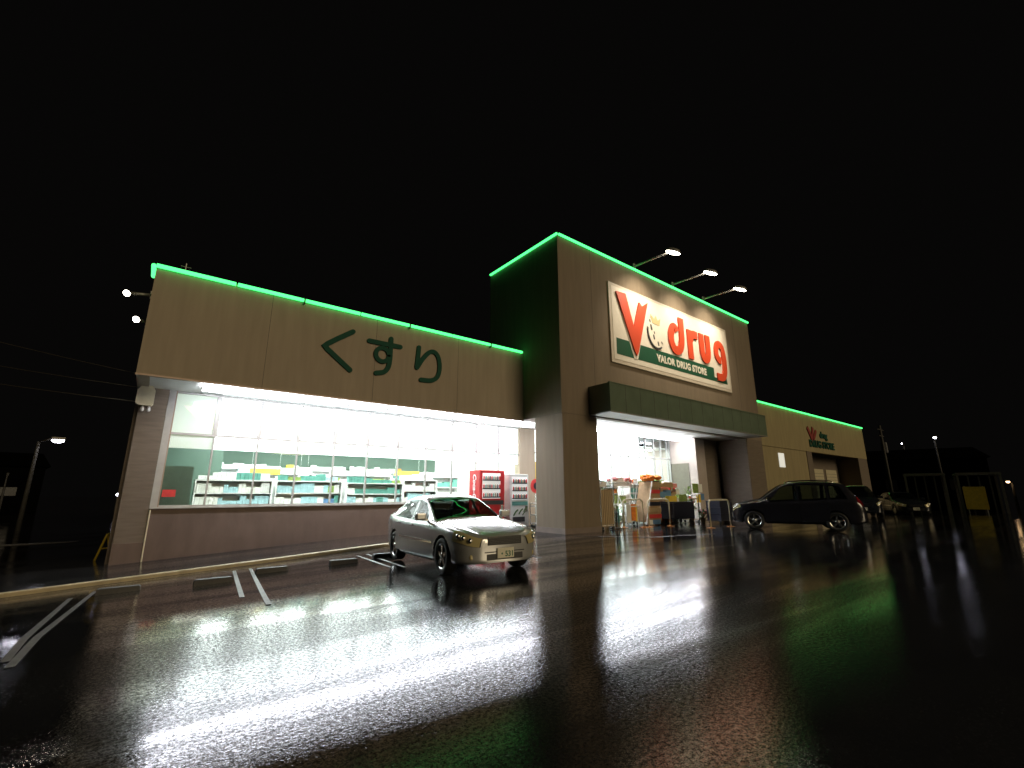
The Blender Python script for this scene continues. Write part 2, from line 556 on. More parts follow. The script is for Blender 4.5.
def strip(name, pts, w, material=None, dz=0.006):
    """painted stripe lying on the ground along pts (x,y)"""
    bm = bmesh.new()
    P = [np.array(p, float) for p in pts]
    Q = []
    for a, b in zip(P[:-1], P[1:]):
        n = max(2, int(np.linalg.norm(b - a) / 0.25))
        for k in range(n):
            Q.append(a + (b - a) * k / n)
    Q.append(P[-1])
    prev = None
    for i, q in enumerate(Q):
        t = Q[min(i + 1, len(Q) - 1)] - Q[max(i - 1, 0)]
        t = t / np.linalg.norm(t)
        nrm = np.array([-t[1], t[0]]) * w / 2
        a, b = q + nrm, q - nrm
        r = (bm.verts.new((a[0], a[1], ground_z(*a) + dz)), bm.verts.new((b[0], b[1], ground_z(*b) + dz)))
        if prev:
            bm.faces.new((prev[0], prev[1], r[1], r[0]))
        prev = r
    return tag(finish(name, bm, material or M['line'], recalc=True), kind='structure')

for (p, q) in (((-0.72, 10.9), (-0.73, 6.0)), ((-0.46, 11.7), (-0.67, 5.8)), ((1.80, 12.3), (1.30, 7.9)), ((2.12, 12.3), (1.45, 6.9)),
               ((4.44, 12.0), (4.12, 9.2)), ((4.70, 12.0), (4.32, 9.0)), ((7.15, 12.4), (6.8, 8.0)), ((7.45, 12.4), (7.1, 8.0))):
    strip("parking_line", [p, q], 0.066)
strip("parking_line", [(11.2, 11.0), (12.9, 9.2), (15.6, 8.6)], 0.10)
strip("parking_line", [(7.6, 10.6), (10.2, 12.9)], 0.10)

# wheel stops
def wheel_stop(x, y, label):
    t = bmesh.new()
    prism(t, [(-0.3, 0), (0.3, 0), (0.29, 0.09), (0.27, 0.105), (-0.27, 0.105), (-0.29, 0.09)], -0.07, 0.07)
    o = finish("wheel_stop", t, M['concrete'], loc=(x, y, ground_z(x, y) - 0.01), rotz=-0.02)
    tag(o, label, "wheel stop", "concrete wheel stops in the parking bays")
for (x, y, lab) in ((-0.12, 10.85, "low concrete wheel stop nearest the left corner pier"),
                    (1.2, 10.3, "low concrete wheel stop just left of the double bay line"),
                    (2.3, 11.0, "low concrete wheel stop just right of the double bay line"),
                    (3.7, 10.8, "low concrete wheel stop left of the line beside the silver sedan"),
                    (4.75, 11.0, "low concrete wheel stop close behind the silver sedan"),
                    (6.0, 11.35, "low concrete wheel stop behind the far side of the silver sedan")):
    wheel_stop(x, y, lab)

# ------------------------------------------------------------------ SETTING: the drug store
store = thing("drug_store", "beige single storey drug store with tall entrance tower and green neon eaves", "shop building", (0, 0, 0))
XL, XR, XT, XE = -0.58, 11.38, 27.15, 49.6
YF, YT, YW, YR = 13.77, 11.62, 15.8, 12.6
ZS, ZT, ZTT = 4.2, 6.96, 11.35

# left wing
fascia = bx("fascia", (XL, XR - 0.003, YF, YF + 0.30, ZS - 0.03, ZT), M['stucco'], store)
for x in (2.1, 5.2, 8.3):
    bx("panel_joint", (x - 0.005, x + 0.005, YF - 0.002, YF + 0.02, ZS - 0.03, ZT), M['joint'], fascia)
bx("fascia_trim", (XL - 0.01, XR - 0.003, YF - 0.012, YF + 0.03, ZS - 0.075, ZS - 0.03), M['bronze'], fascia)
bx("side_wall", (XL, XL + 0.25, YF + 0.301, 40, ZS - 0.03, ZT), M['stucco'], store)
bx("side_wall", (XL + 0.02, XL + 0.25, YW + 0.30, 40, -0.7, ZS - 0.03), M['stucco2'], store)
bx("roof", (XL + 0.25, XE, 16.2, 40, ZT - 0.5, ZT - 0.3), M['roof'], store)
bx("back_wall", (XL, XE, 40, 40.3, -0.7, ZT), M['stucco2'], store)
soff = bx("soffit", (XL + 0.26, 22.6, YF + 0.302, YW + 0.3, ZS, ZS + 0.08), M['soffit'], store)
bx("soffit", (12.90, 25.37, YT - 0.98, YF + 0.300, ZS + 0.04, ZS + 0.11), M['soffit'], store)
# corner pier, dwarf wall, sill
pier = bx("corner_pier", (-0.47, 0.14, YW - 0.02, YW + 0.30, 0.12, ZS - 0.001), M['stucco2'], store)
bx("pier_plinth", (-0.475, 0.143, YW - 0.035, YW + 0.30, -0.7, 0.119), M['pink'], pier)
dwarf = bx("dwarf_wall", (0.144, 12.78, YW, YW + 0.18, -0.7, 0.96), M['pink'], store)
bx("window_sill", (0.144, 12.78, YW - 0.06, YW + 0.18, 0.961, 1.005), M['alu'], dwarf, bev=0.006)
bx("drain_pipe", (0.155, 0.185, YW - 0.045, YW - 0.005, -0.4, 0.94), M['cream'], store, bev=0.006)
# glazing
fr = bmesh.new()
MX = [1.36 + 1.148 * k for k in range(10)]
box(fr, 0.145, 0.30, YW - 0.02, YW + 0.12, 1.006, ZS - 0.001)
box(fr, 0.301, 12.78, YW + 0.02, YW + 0.10, 1.006, 1.05)
box(fr, 0.301, 12.78, YW + 0.02, YW + 0.10, 2.97, 3.03)
box(fr, 0.301, 12.78, YW + 0.02, YW + 0.10, 4.14, ZS - 0.001)
for x in MX:
    box(fr, x - 0.022, x + 0.022, YW + 0.012, YW + 0.108, 1.051, 2.969)
    box(fr, x - 0.06, x + 0.06, YW + 0.012, YW + 0.108, 3.031, 4.139)
wf = finish("window_frame", fr, M['alu'], store)
bx("frame_jamb", (0.302, 0.33, YW - 0.012, YW + 0.015, 1.006, ZS - 0.002), M['bronze'], wf)
edges = [0.30] + MX + [12.78]
for a, b in zip(edges[:-1], edges[1:]):
    bx("window_pane", (a + 0.01, b - 0.01, YW + 0.055, YW + 0.063, 1.045, 2.975), M['glass'], store)
    bx("upper_pane", (a + 0.01, b - 0.01, YW + 0.055, YW + 0.063, 3.025, 4.145), M['glass'], store)
    bx("window_film", (a + 0.008, b - 0.008, YW + 0.072, YW + 0.08, 2.60, 4.145), M['glow_film_dim'] if a < 1 else M['glow_film'], store)
bx("shop_column", (12.781, 13.68, YW - 0.05, YW + 0.3, -0.2, ZS - 0.001), M['stucco'], store)

# under-soffit fluorescent fittings
def fitting(x0, x1, y, z):
    f = bx("soffit_light", (x0, x1, y - 0.05, y + 0.05, z - 0.07, z - 0.001), M['white'], store, bev=0.008)
    bm = bmesh.new()
    box(bm, x0 + 0.01, x1 - 0.01, y - 0.14, y + 0.14, z - 0.15, z - 0.071, bev=0.02)
    finish("diffuser", bm, M['tube'], f, smooth=False)
    for xe in (x0, x1 - 0.009):
        bx("end_cap", (xe, xe + 0.009, y - 0.145, y + 0.145, z - 0.155, z - 0.066), M['white'], f)
    return f
x = 0.80
while x < 11.6:
    fitting(x, x + 1.22, 14.45, ZS)
    x += 1.30
x = 13.5
while x < 21.5:
    fitting(x, x + 1.22, 13.6, ZS)
    x += 1.30

# tower over the entrance
tw = bmesh.new()
box(tw, XR, XT, YT, YT + 0.3, ZS + 0.002, ZTT)
box(tw, XR, XR + 0.3, YT + 0.301, 16.15, ZS + 0.002, ZTT)
box(tw, XT - 0.3, XT, YT + 0.301, 16.15, ZS + 0.002, ZTT)
box(tw, XR + 0.301, XT - 0.301, 15.9, 16.15, ZS + 0.10, ZTT)
box(tw, XR + 0.301, XT - 0.301, YT + 0.301, 15.899, ZTT - 0.5, ZTT - 0.3)
tower = finish("entrance_tower", tw, M['tower'], store)
for x in (13.25, 25.2):
    bx("panel_joint", (x - 0.008, x + 0.008, YT - 0.003, YT + 0.02, ZS + 0.4, ZTT - 0.02), M['joint'], tower)
bx("tower_soffit", (XR + 0.003, 13.20, YT + 0.01, YF + 0.3, ZS - 0.02, ZS + 0.001), M['stucco2'], tower)
pl = bx("entrance_pillar", (XR + 0.03, 13.25, YT + 0.002, 13.1, 0.18, ZS - 0.021), M['tower'], store)
bx("pillar_base", (XR + 0.015, 13.265, YT - 0.012, 13.115, -0.2, 0.179), M['base'], pl)
pr = bx("entrance_pillar", (25.25, XT - 0.02, YT + 0.002, 13.15, 0.18, ZS + 0.03), M['stucco2'], store)
bx("pillar_base", (25.235, XT - 0.005, YT - 0.012, 13.165, -0.2, 0.179), M['base'], pr)

# canopy
cn = bmesh.new()
C0, C1, CY, CZ0, CZ1 = 12.83, 25.45, 10.57, 4.255, 5.33
box(cn, C0, C1, CY, CY + 0.06, CZ0, CZ1)
box(cn, C0, C0 + 0.06, CY + 0.061, YT - 0.003, CZ0, CZ1)
box(cn, C1 - 0.06, C1, CY + 0.061, YT - 0.003, CZ0, CZ1)
box(cn, C0 + 0.061, C1 - 0.061, CY + 0.061, YT - 0.003, CZ1 - 0.08, CZ1 - 0.02)
canopy = finish("canopy", cn, M['green_canopy'], store)
for k in range(1, 14):
    x = C0 + k * (C1 - C0) / 14
    bx("canopy_joint", (x - 0.007, x + 0.007, CY - 0.004, CY + 0.01, CZ0 + 0.01, CZ1 - 0.01), M['joint'], canopy)
bx("canopy_trim", (C0 - 0.01, C1 + 0.01, CY - 0.012, CY - 0.004, CZ0 - 0.03, CZ0 + 0.02), M['pole'], canopy)
bx("canopy_trim", (C0 - 0.01, C1 + 0.01, CY - 0.014, CY + 0.08, CZ1 + 0.001, CZ1 + 0.03), M['green_canopy'], canopy)

# entrance recess
ew = bx("entrance_wall", (22.62, 22.80, 13.36, YW + 0.3, -0.1, ZS - 0.001), M['lit_wall'], store)
bx("service_door", (22.59, 22.618, 13.55, 14.75, 0.05, 2.9), M['door_olive'], ew, bev=0.006)
bx("entrance_column", (22.60, 23.50, 13.08, 13.359, -0.1, ZS - 0.001), M['lit_wall'], store)
bx("recess_wall", (23.501, 25.24, 13.30, 13.5, -0.1, ZS + 0.1), M['stucco2'], store)
YE = 14.6
def glazed_front(xs, y, film_to, zfilm):
    ef = bmesh.new()
    for x in xs:
        box(ef, x - 0.025, x + 0.025, y + 0.01, y + 0.11, 0.03, ZS - 0.001)
    for a, b in zip(xs[:-1], xs[1:]):
        box(ef, a + 0.026, b - 0.026, y + 0.02, y + 0.10, 3.12, 3.18)
        box(ef, a + 0.026, b - 0.026, y + 0.02, y + 0.10, 0.03, 0.10)
    finish("entrance_frame", ef, M['alu'], store)
    for a, b in zip(xs[:-1], xs[1:]):
        bx("entrance_pane", (a + 0.02, b - 0.02, y + 0.055, y + 0.063, 0.09, 3.13), M['glass'], store)
        bx("upper_pane", (a + 0.02, b - 0.02, y + 0.055, y + 0.063, 3.17, ZS - 0.005), M['glass'], store)
        if b < film_to:
            bx("window_film", (a + 0.018, b - 0.018, y + 0.072, y + 0.08, zfilm, ZS - 0.005), M['glow_film'], store)
glazed_front([13.70, 14.6, 15.47], YW, 20, 2.6)
glazed_front([15.53, 16.6, 17.6, 18.3, 18.95, 19.83, 20.4, 21.13, 21.75, 22.33, 22.58], YE, 19.9, 1.75)
bx("vestibule_side", (15.475, 15.525, YE + 0.01, YW + 0.11, 0.03, ZS - 0.001), M['alu'], store)
bx("window_poster", (13.75, 14.5, YW + 0.045, YW + 0.052, 1.75, 2.75), M['yellow'], store)

# interior shell
bx("shop_floor", (XL + 0.26, 23, YW + 0.301, 24.2, 0.0, 0.03), M['floor'], store)
bx("shop_floor", (13.69, 22.6, YE - 0.02, YW + 0.300, -0.02, 0.028), M['floor'], store)
bx("vestibule_ceiling", (15.6, 22.6, YE + 0.12, YW + 0.300, 3.70, 3.74), M['white'], store)
for xx in (17.2, 19.4, 21.4):
    h = bx("ceiling_light", (xx - 0.5, xx + 0.5, 15.1, 15.4, 3.65, 3.699), M['white'], store)
    bx("diffuser", (xx - 0.48, xx + 0.48, 15.12, 15.38, 3.64, 3.649), M['ceil_light'], h)
bx("ceiling", (XL + 0.26, 23, YW + 0.302, 24.2, 3.75, 3.80), M['white'], store)
iw = bx("inner_wall", (XL + 0.26, 23, 24.2, 24.35, 0, 3.75), M['white'], store)
bx("wall_band", (XL + 0.26, 13.2, 24.16, 24.199, 2.50, 3.70), M['teal'], iw)
bx("inner_wall", (22.81, 22.99, YW + 0.302, 24.2, 0, 3.75), M['white'], store)
bx("inner_wall", (XL + 0.26, XL + 0.30, YW + 0.302, 24.2, 0, 3.75), M['teal'], store)
bx("partition", (0.32, 1.02, YW + 0.5, YW + 0.55, 0.03, 2.12), M['grey_green'], store)
bx("partition", (XL + 0.30, 1.9, 18.2, 18.25, 0.03, 3.75), M['teal'], store)
for xx in (2.2, 5.0, 7.8, 10.6, 14.5, 18.0, 21.3):
    for yy in (16.7, 19.2, 21.9):
        h = bx("ceiling_light", (xx - 1.0, xx + 1.0, yy - 0.5, yy + 0.5, 3.70, 3.749), M['white'], store)
        bx("diffuser", (xx - 0.98, xx + 0.98, yy - 0.48, yy + 0.48, 3.69, 3.699), M['ceil_light'], h)
bx("window_notice", (0.36, 0.66, YW + 0.045, YW + 0.053, 1.27, 1.46), M['red'], store)

# right wing
rw = bmesh.new()
box(rw, XT + 0.003, XE, YR, YR + 0.3, ZS, ZT)
box(rw, XE - 0.3, XE, YR + 0.301, 40, ZS, ZT)
finish("right_fascia", rw, M['yellow_wall'], store)
rl = bmesh.new()
box(rl, XT + 0.003, 36.3, YR + 0.06, YR + 0.3, -0.1, ZS - 0.002)
finish("right_wall", rl, M['yellow_wall'], store)
bx("right_pier", (36.301, 37.2, YR + 0.02, YR + 0.6, -0.1, ZS - 0.002), M['stucco2'], store)
bx("right_pier", (47.3, XE, YR + 0.02, 40, -0.1, ZS - 0.002), M['stucco2'], store)
bx("loading_bay_wall", (37.201, 47.299, YR + 1.6, YR + 1.8, -0.1, ZS - 0.002), M['stucco2'], store)
for x0 in (38.2, 41.2, 44.2):
    s = bx("roller_door", (x0, x0 + 2.4, YR + 1.55, YR + 1.598, -0.1, 3.2), M['cream'], store)
    for k in range(12):
        bx("slat_line", (x0 + 0.02, x0 + 2.38, YR + 1.545, YR + 1.549, 0.2 + k * 0.24, 0.22 + k * 0.24), M['joint'], s)
bx("lit_notice", (31.65, 32.45, YR + 0.02, YR + 0.057, 2.95, 3.85), M['notice'], store)

# neon eaves
def neon(p, q):
    bm = bmesh.new()
    tube(bm, [p, q], 0.050, 10)
    finish("neon_tube", bm, M['neon'], store, smooth=True)
yn = YF - 0.058
segs = [XL - 0.03, 1.17, 2.92, 4.61, 6.31, 8.0, 9.7, 11.30]
for a, b in zip(segs[:-1], segs[1:]):
    neon((a + 0.025, yn, ZT - 0.02), (b - 0.025, yn, ZT - 0.02))
neon((XL - 0.06, YF - 0.02, ZT - 0.02), (XL - 0.06, YF + 0.75, ZT - 0.02))
tsegs = np.linspace(XR + 0.02, XT, 9)
for a, b in zip(tsegs[:-1], tsegs[1:]):
    neon((a + 0.02, YT - 0.058, ZTT - 0.02), (b - 0.02, YT - 0.058, ZTT - 0.02))
ysegs = np.linspace(YT - 0.06, 16.1, 4)
for a, b in zip(ysegs[:-1], ysegs[1:]):
    neon((XR - 0.058, a + 0.02, ZTT - 0.02), (XR - 0.058, b - 0.02, ZTT - 0.02))
rsegs = np.linspace(XT + 0.1, XE - 0.05, 10)
for a, b in zip(rsegs[:-1], rsegs[1:]):
    neon((a + 0.03, YR - 0.058, ZT - 0.02), (b - 0.03, YR - 0.058, ZT - 0.02))
for x in (segs[2], segs[4], segs[6]):
    bx("neon_clip", (x - 0.015, x + 0.015, YF - 0.125, YF - 0.001, ZT - 0.13, ZT + 0.01), M['dark_grey'], store)

# kana on the fascia (ku, su, ri)
y0, y1 = YF - 0.05, YF - 0.001
def kana(b):
    xs = [v.co.x for v in b.verts]
    cx = (min(xs) + max(xs)) / 2
    for v in b.verts:
        v.co.x = cx + (v.co.x - cx) * 0.94
        v.co.z = 5.70 + (v.co.z - 5.66) * 0.93
    finish("kana_letter", b, M['letter_green'], store)
W = 0.165
bm = bmesh.new()
ribbon(bm, [(4.45, 6.31), (4.0, 5.98), (3.68, 5.73), (3.60, 5.64), (3.68, 5.55), (4.0, 5.31), (4.45, 4.97)], W, y0, y1)
kana(bm)
bm = bmesh.new()
ribbon(bm, [(4.93, 6.11), (6.06, 6.11)], W, y0, y1)
ribbon(bm, smooth_path([(5.70, 6.34), (5.70, 5.9), (5.70, 5.6), (5.66, 5.3), (5.52, 5.10), (5.24, 5.01)], 5), W, y0 - 0.004, y1 - 0.004)
ribbon(bm, [(5.42 + 0.235 * math.cos(t), 5.70 + 0.245 * math.sin(t)) for t in np.linspace(0.15, 2 * math.pi - 0.15, 22)], W * 0.92, y0 - 0.008, y1 - 0.008)
kana(bm)
bm = bmesh.new()
ribbon(bm, [(6.68, 6.24), (6.655, 5.80), (6.63, 5.50)], W, y0, y1)
ribbon(bm, smooth_path([(6.64, 5.46), (6.86, 5.84), (7.12, 6.14), (7.34, 6.17), (7.50, 5.98), (7.56, 5.60), (7.48, 5.25), (7.24, 5.07), (6.82, 5.03)], 5), W, y0 - 0.004, y1 - 0.004)
kana(bm)

# lettering on the right wing
bm = bmesh.new()
ribbon(bm, [(36.9, 5.95), (37.5, 5.15), (37.9, 6.0)], 0.30, YR - 0.06, YR - 0.001, caps=False)
ribbon(bm, [(37.9, 5.2), (38.4, 5.75)], 0.28, YR - 0.055, YR - 0.001)
finish("red_emblem", bm, M['red_dark'], store)
text_mesh("drug_lettering", "drug", 0.66, 0.03, M['letter_green'], store, (39.1, YR - 0.04, 5.35), (R(90), 0, 0), bold=0.03, sx=1.2)
text_mesh("store_lettering", "DRUG STORE", 0.70, 0.03, M['letter_green'], store, (36.9, YR - 0.04, 4.58), (R(90), 0, 0), bold=0.025, sx=1.15)

# roof aerial
bm = bmesh.new()
tube(bm, [(0.0, 14.5, ZT - 0.3), (0.0, 14.5, ZT + 0.55)], 0.015, 6)
tube(bm, [(-0.12, 14.5, ZT + 0.45), (0.12, 14.5, ZT + 0.45)], 0.01, 6)
finish("roof_aerial", bm, M['pole'], store)

# ------------------------------------------------------------------ the sign board
SX0, SX1, SZ0, SZ1 = 14.26, 24.17, 6.59, 10.18
sign = thing("sign_board", "big cream sign board with red letters and green band on the tower", "sign", ((SX0 + SX1) / 2, YT, SZ0))
def sg(name, bm, m, parent=sign):
    o = finish(name, bm, m, parent)
    o.matrix_parent_inverse = Matrix.Translation(-sign.location) if parent == sign else Matrix.Identity(4)
    return o
bm = bmesh.new(); box(bm, SX0, SX1, YT - 0.16, YT - 0.003, SZ0, SZ1, bev=0.015); sg("backing_panel", bm, M['sign_frame'])
bm = bmesh.new(); box(bm, SX0 + 0.16, SX1 - 0.16, YT - 0.172, YT - 0.162, SZ0 + 0.16, SZ1 - 0.14); sg("face_panel", bm, M['sign_white'])
bm = bmesh.new(); prism(bm, [(14.58, 6.99), (23.70, 6.99), (23.66, 7.16), (23.2, 7.2), (22.42, 7.2), (22.42, 7.70), (14.60, 7.70)], YT - 0.180, YT - 0.174); sg("green_band", bm, M['sign_green'])
bm = bmesh.new(); prism(bm, [(23.0, 6.99), (23.72, 6.985), (23.62, 7.9), (23.4, 7.5)], YT - 0.178, YT - 0.173); sg("green_corner", bm, M['sign_green'])
# V with its flag-cut right arm, over a cream outline
bm = bmesh.new(); prism(bm, [(15.00, 8.9), (15.72, 6.98), (15.98, 6.98), (16.62, 8.9)], YT - 0.192, YT - 0.182); sg("letter_outline", bm, M['sign_white'])
bm = bmesh.new(); prism(bm, [(14.66, 9.80), (15.30, 9.85), (15.76, 8.42), (16.26, 9.70), (16.46, 9.55), (16.90, 9.84), (15.98, 7.30), (15.86, 7.12), (15.72, 7.30)], YT - 0.25, YT - 0.194); sg("letter_v", bm, M['sign_red'])
W = 0.50
def rlet(name, paths, w=W):
    bm = bmesh.new()
    for i, (pts, caps) in enumerate(paths):
        ribbon(bm, pts, w, YT - 0.24 - 0.004 * i, YT - 0.182, caps)
    return sg(name, bm, M['sign_red'])
rlet("letter_d", [(smooth_path([(19.12, 8.95), (19.02, 9.12), (18.84, 9.10), (18.66, 8.80), (18.64, 8.40), (18.80, 8.06), (19.08, 7.98), (19.36, 8.15), (19.52, 8.50), (19.56, 8.9), (19.57, 9.75)], 6), False)], 0.42)
rlet("letter_r", [([(20.27, 9.30), (20.27, 8.4), (20.27, 7.78)], False), (smooth_path([(20.30, 8.75), (20.42, 9.02), (20.62, 9.12), (20.98, 9.12)], 5), False)], 0.42)
rlet("letter_u", [(smooth_path([(21.38, 9.34), (21.38, 8.8), (21.38, 8.35), (21.46, 8.10), (21.64, 8.00), (21.86, 8.12), (21.95, 8.40), (21.97, 8.9), (21.98, 9.36)], 5), False)], 0.42)
rlet("letter_g", [(smooth_path([(23.20, 8.20), (22.98, 8.24), (22.80, 8.45), (22.80, 8.80), (22.96, 9.06), (23.22, 9.10), (23.44, 8.92), (23.54, 8.5), (23.55, 8.0), (23.46, 7.55), (23.22, 7.30), (22.66, 7.26)], 6), False)], 0.40)
# round emblem between the letters
em = bmesh.new(); lathe(em, [(0.80, YT - 0.20), (0.80, YT - 0.185), ], 'y', 36, (0, 0, 0))
for v in em.verts: v.co.x = 17.46 + v.co.x * 0.78; v.co.z = 8.52 + v.co.z * 0.92
emb = sg("emblem", em, M['sign_white'])
em = bmesh.new()
ribbon(em, [(17.46 + 0.64 * math.cos(t), 8.52 + 0.75 * math.sin(t)) for t in np.linspace(R(170), R(300), 16)], 0.09, YT - 0.216, YT - 0.202)
for (ex, ez, er) in ((17.08, 8.72, 0.11), (17.24, 8.28, 0.09), (17.55, 8.02, 0.08), (17.02, 9.02, 0.06), (17.30, 8.50, 0.05), (17.84, 8.12, 0.05)):
    ribbon(em, [(ex, ez + er * 0.8), (ex + er * 0.4, ez - er * 0.8)], er, YT - 0.213, YT - 0.202)
o = finish("emblem_mark", em, M['dark_grey'], emb)
em = bmesh.new(); prism(em, [(17.2, 8.95), (17.75, 8.92), (17.86, 9.30), (17.64, 9.16), (17.5, 9.38), (17.36, 9.18), (17.1, 9.36)], YT - 0.213, YT - 0.202)
finish("emblem_crown", em, M['gold'], emb)
t = text_mesh("sign_lettering", "VALOR DRUG STORE", 0.46, 0.006, M['sign_white'], sign, (0, 0, 0), (R(90), 0, 0), bold=0.022, sx=1.0, spacing=1.08)
t.scale = (4.25 / t.dimensions.x if t.dimensions.x else 1, 1, 1)
t.location = (17.42 - sign.location.x, YT - 0.186 - sign.location.y, 7.18 - sign.location.z)

sign.location.y += 0.09      # the panel is let into the wall, only its face stands proud

# ------------------------------------------------------------------ floodlights
def floodlight(base, tip, label, aim, group, k=1.0):
    t = thing("floodlight", label, "floodlight", base, 0, group)
    b, e = Vector((0, 0, 0)), Vector(tip) - Vector(base)
    bm = bmesh.new()
    tube(bm, [b, e], 0.05, 8)
    finish("arm", bm, M['pole'], t, smooth=True)
    bm = bmesh.new()
    box(bm, -0.07, 0.07, -0.03, 0.03, -0.12, 0.12, bev=0.01)
    o = finish("bracket", bm, M['pole'], t)
    hd = Vector(aim).normalized()
    q = hd.to_track_quat('Z', 'Y')
    bm = bmesh.new()
    lathe(bm, [(0.08 * k, -0.06 * k), (0.17 * k, -0.045 * k), (0.235 * k, 0.02 * k), (0.245 * k, 0.06 * k)], 'z', 20)
    hsh = finish("lamp_head", bm, M['pole'], t, smooth=True)
    hsh.location = e; hsh.rotation_euler = q.to_euler()
    bm = bmesh.new()
    lathe(bm, [(0.225 * k, 0.061 * k), (0.20 * k, 0.085 * k), (0.10 * k, 0.10 * k), (0.02 * k, 0.104 * k)], 'z', 20)
    finish("lens", bm, M['flood'], hsh, smooth=True)
    return t
G3 = "floodlights on arms over the sign"
for xx, lab in ((16.2, "floodlight on long arm above the sign, nearest the tower corner"),
                (19.25, "floodlight on long arm above the sign, middle of the three"),
                (22.1, "floodlight on long arm above the sign, farthest right of the three")):
    floodlight((xx, YT - 0.06, ZTT + 0.14), (xx + 0.15, YT - 2.0, ZTT + 0.12), lab, (0, 0.45, -0.9), G3, 1.35)
    # its own light
    l = bpy.data.lights.new("flood_beam", 'SPOT'); l.energy = 850; l.color = (1.0, 0.86, 0.64); l.spot_size = R(95); l.spot_blend = 0.9; l.shadow_soft_size = 0.2
    lo = bpy.data.objects.new("flood_beam", l); COL.objects.link(lo)
    lo.location = (xx + 0.15, YT - 1.9, ZTT - 0.02)
    lo.rotation_euler = Vector((0, 1.75, -2.1)).to_track_quat('-Z', 'Y').to_euler()
G2 = "floodlights on the left side wall"
floodlight((XL - 0.03, 15.5, 6.75), (-1.16, 15.5, 6.67), "upper bright floodlight on a short arm at the left wall", (-0.35, -0.75, -0.55), G2, 0.37)
floodlight((XL - 0.03, 15.9, 6.05), (-0.86, 15.55, 6.0), "lower bright floodlight close to the left wall", (-0.35, -0.75, -0.55), G2, 0.37)
for (fx, fy, fz) in ((-1.16, 15.3, 6.5), (-0.90, 15.4, 5.85)):
    l = bpy.data.lights.new("flood_beam", 'SPOT'); l.energy = 170; l.color = (1.0, 0.90, 0.74); l.spot_size = R(120); l.spot_blend = 0.8; l.shadow_soft_size = 0.12
    lo = bpy.data.objects.new("flood_beam", l); COL.objects.link(lo)
    lo.location = (fx - 0.1, fy - 0.1, fz - 0.1)
    lo.rotation_euler = Vector((-0.45, -0.35, -0.8)).to_track_quat('-Z', 'Y').to_euler()

# ------------------------------------------------------------------ service box and overhead cables at the left corner
sb = thing("service_box", "cream electric service box with two white insulators on the corner pier", "junction box", (-0.36, YW - 0.04, 3.66))
bm = bmesh.new()
prism(bm, [(-0.19, 0.06), (-0.12, 0.0), (0.14, 0.0), (0.19, 0.06), (0.19, 0.42), (0.12, 0.55), (-0.10, 0.55), (-0.19, 0.40)], -0.28, 0.0)
finish("housing", bm, M['cream'], sb)
for s in (-0.03, 0.11):
    bm = bmesh.new(); lathe(bm, [(0.02, 0.0), (0.035, -0.04), (0.045, -0.12), (0.02, -0.15)], 'z', 10, (s, -0.16, 0))
    finish("insulator", bm, M['white'], sb, smooth=True)
def cable(p, q, sag, label):
    bm = bmesh.new()
    p, q = Vector(p), Vector(q)
    pts = [p.lerp(q, t) + Vector((0, 0, -sag * 4 * t * (1 - t))) for t in np.linspace(0, 1, 18)]
    tube(bm, pts, 0.008, 6)
    return tag(finish("overhead_cable", bm, M['wire'], smooth=True), label, "cable", "overhead cables to the left corner")
cable((-0.42, YW - 0.2, 3.75), (-22, 30, 9.6), 0.8, "lowest overhead cable running to the cream service box")
cable((-0.45, YW - 0.15, 4.15), (-22, 30, 10.6), 0.8, "upper overhead cable running to the top of the service box")
cable((-0.55, YW + 0.3, 4.6), (-24, 28, 13.2), 0.9, "highest overhead cable reaching the left side wall")

# ------------------------------------------------------------------ interior fittings
def gondola(x0, x1, y, h, rotz=0.0, label="", nsh=4):
    t = thing("shelf_unit", label, "shop shelf", ((x0 + x1) / 2, y, 0.03), rotz, "white shelf units inside the shop")
    L = (x1 - x0) / 2
    bx("upright", (-L, -L + 0.04, -0.25, 0.25, 0, h), M['white'], t)
    bx("upright", (L - 0.04, L, -0.25, 0.25, 0, h), M['white'], t)
    bx("back_panel", (-L + 0.041, L - 0.041, 0.21, 0.24, 0.05, h - 0.02), M['white'], t)
    for k in range(nsh + 1):
        z = 0.12 + k * (h - 0.16) / nsh
        bx("shelf", (-L + 0.041, L - 0.041, -0.24, 0.209, z, z + 0.03), M['white'], t)
    return t
goods = bmesh.new()
GM = [M['white'], M['skyblue'], M['tealgood'], M['yellow'], M['pinkgood'], M['leaf_pale'], M['orange'], M['blue'], M['film']]
def fill(x0, x1, y0, z0, hmax, mono=None):
    x = x0
    while x < x1 - 0.05:
        run = random.randint(2, 6)
        mi = mono if mono is not None and random.random() < 0.6 else random.choices(range(9), weights=[9, 4, 2, 0.6, 0.8, 1.6, 0.2, 0.15, 9])[0]
        w = random.uniform(0.05, 0.13); h = random.uniform(0.45, 0.95) * hmax
        for _ in range(run):
            if x + w > x1: return
            box(goods, x, x + w * 0.94, y0, y0 + 0.18, z0, z0 + h * random.uniform(0.96, 1.0), mi=mi)
            x += w
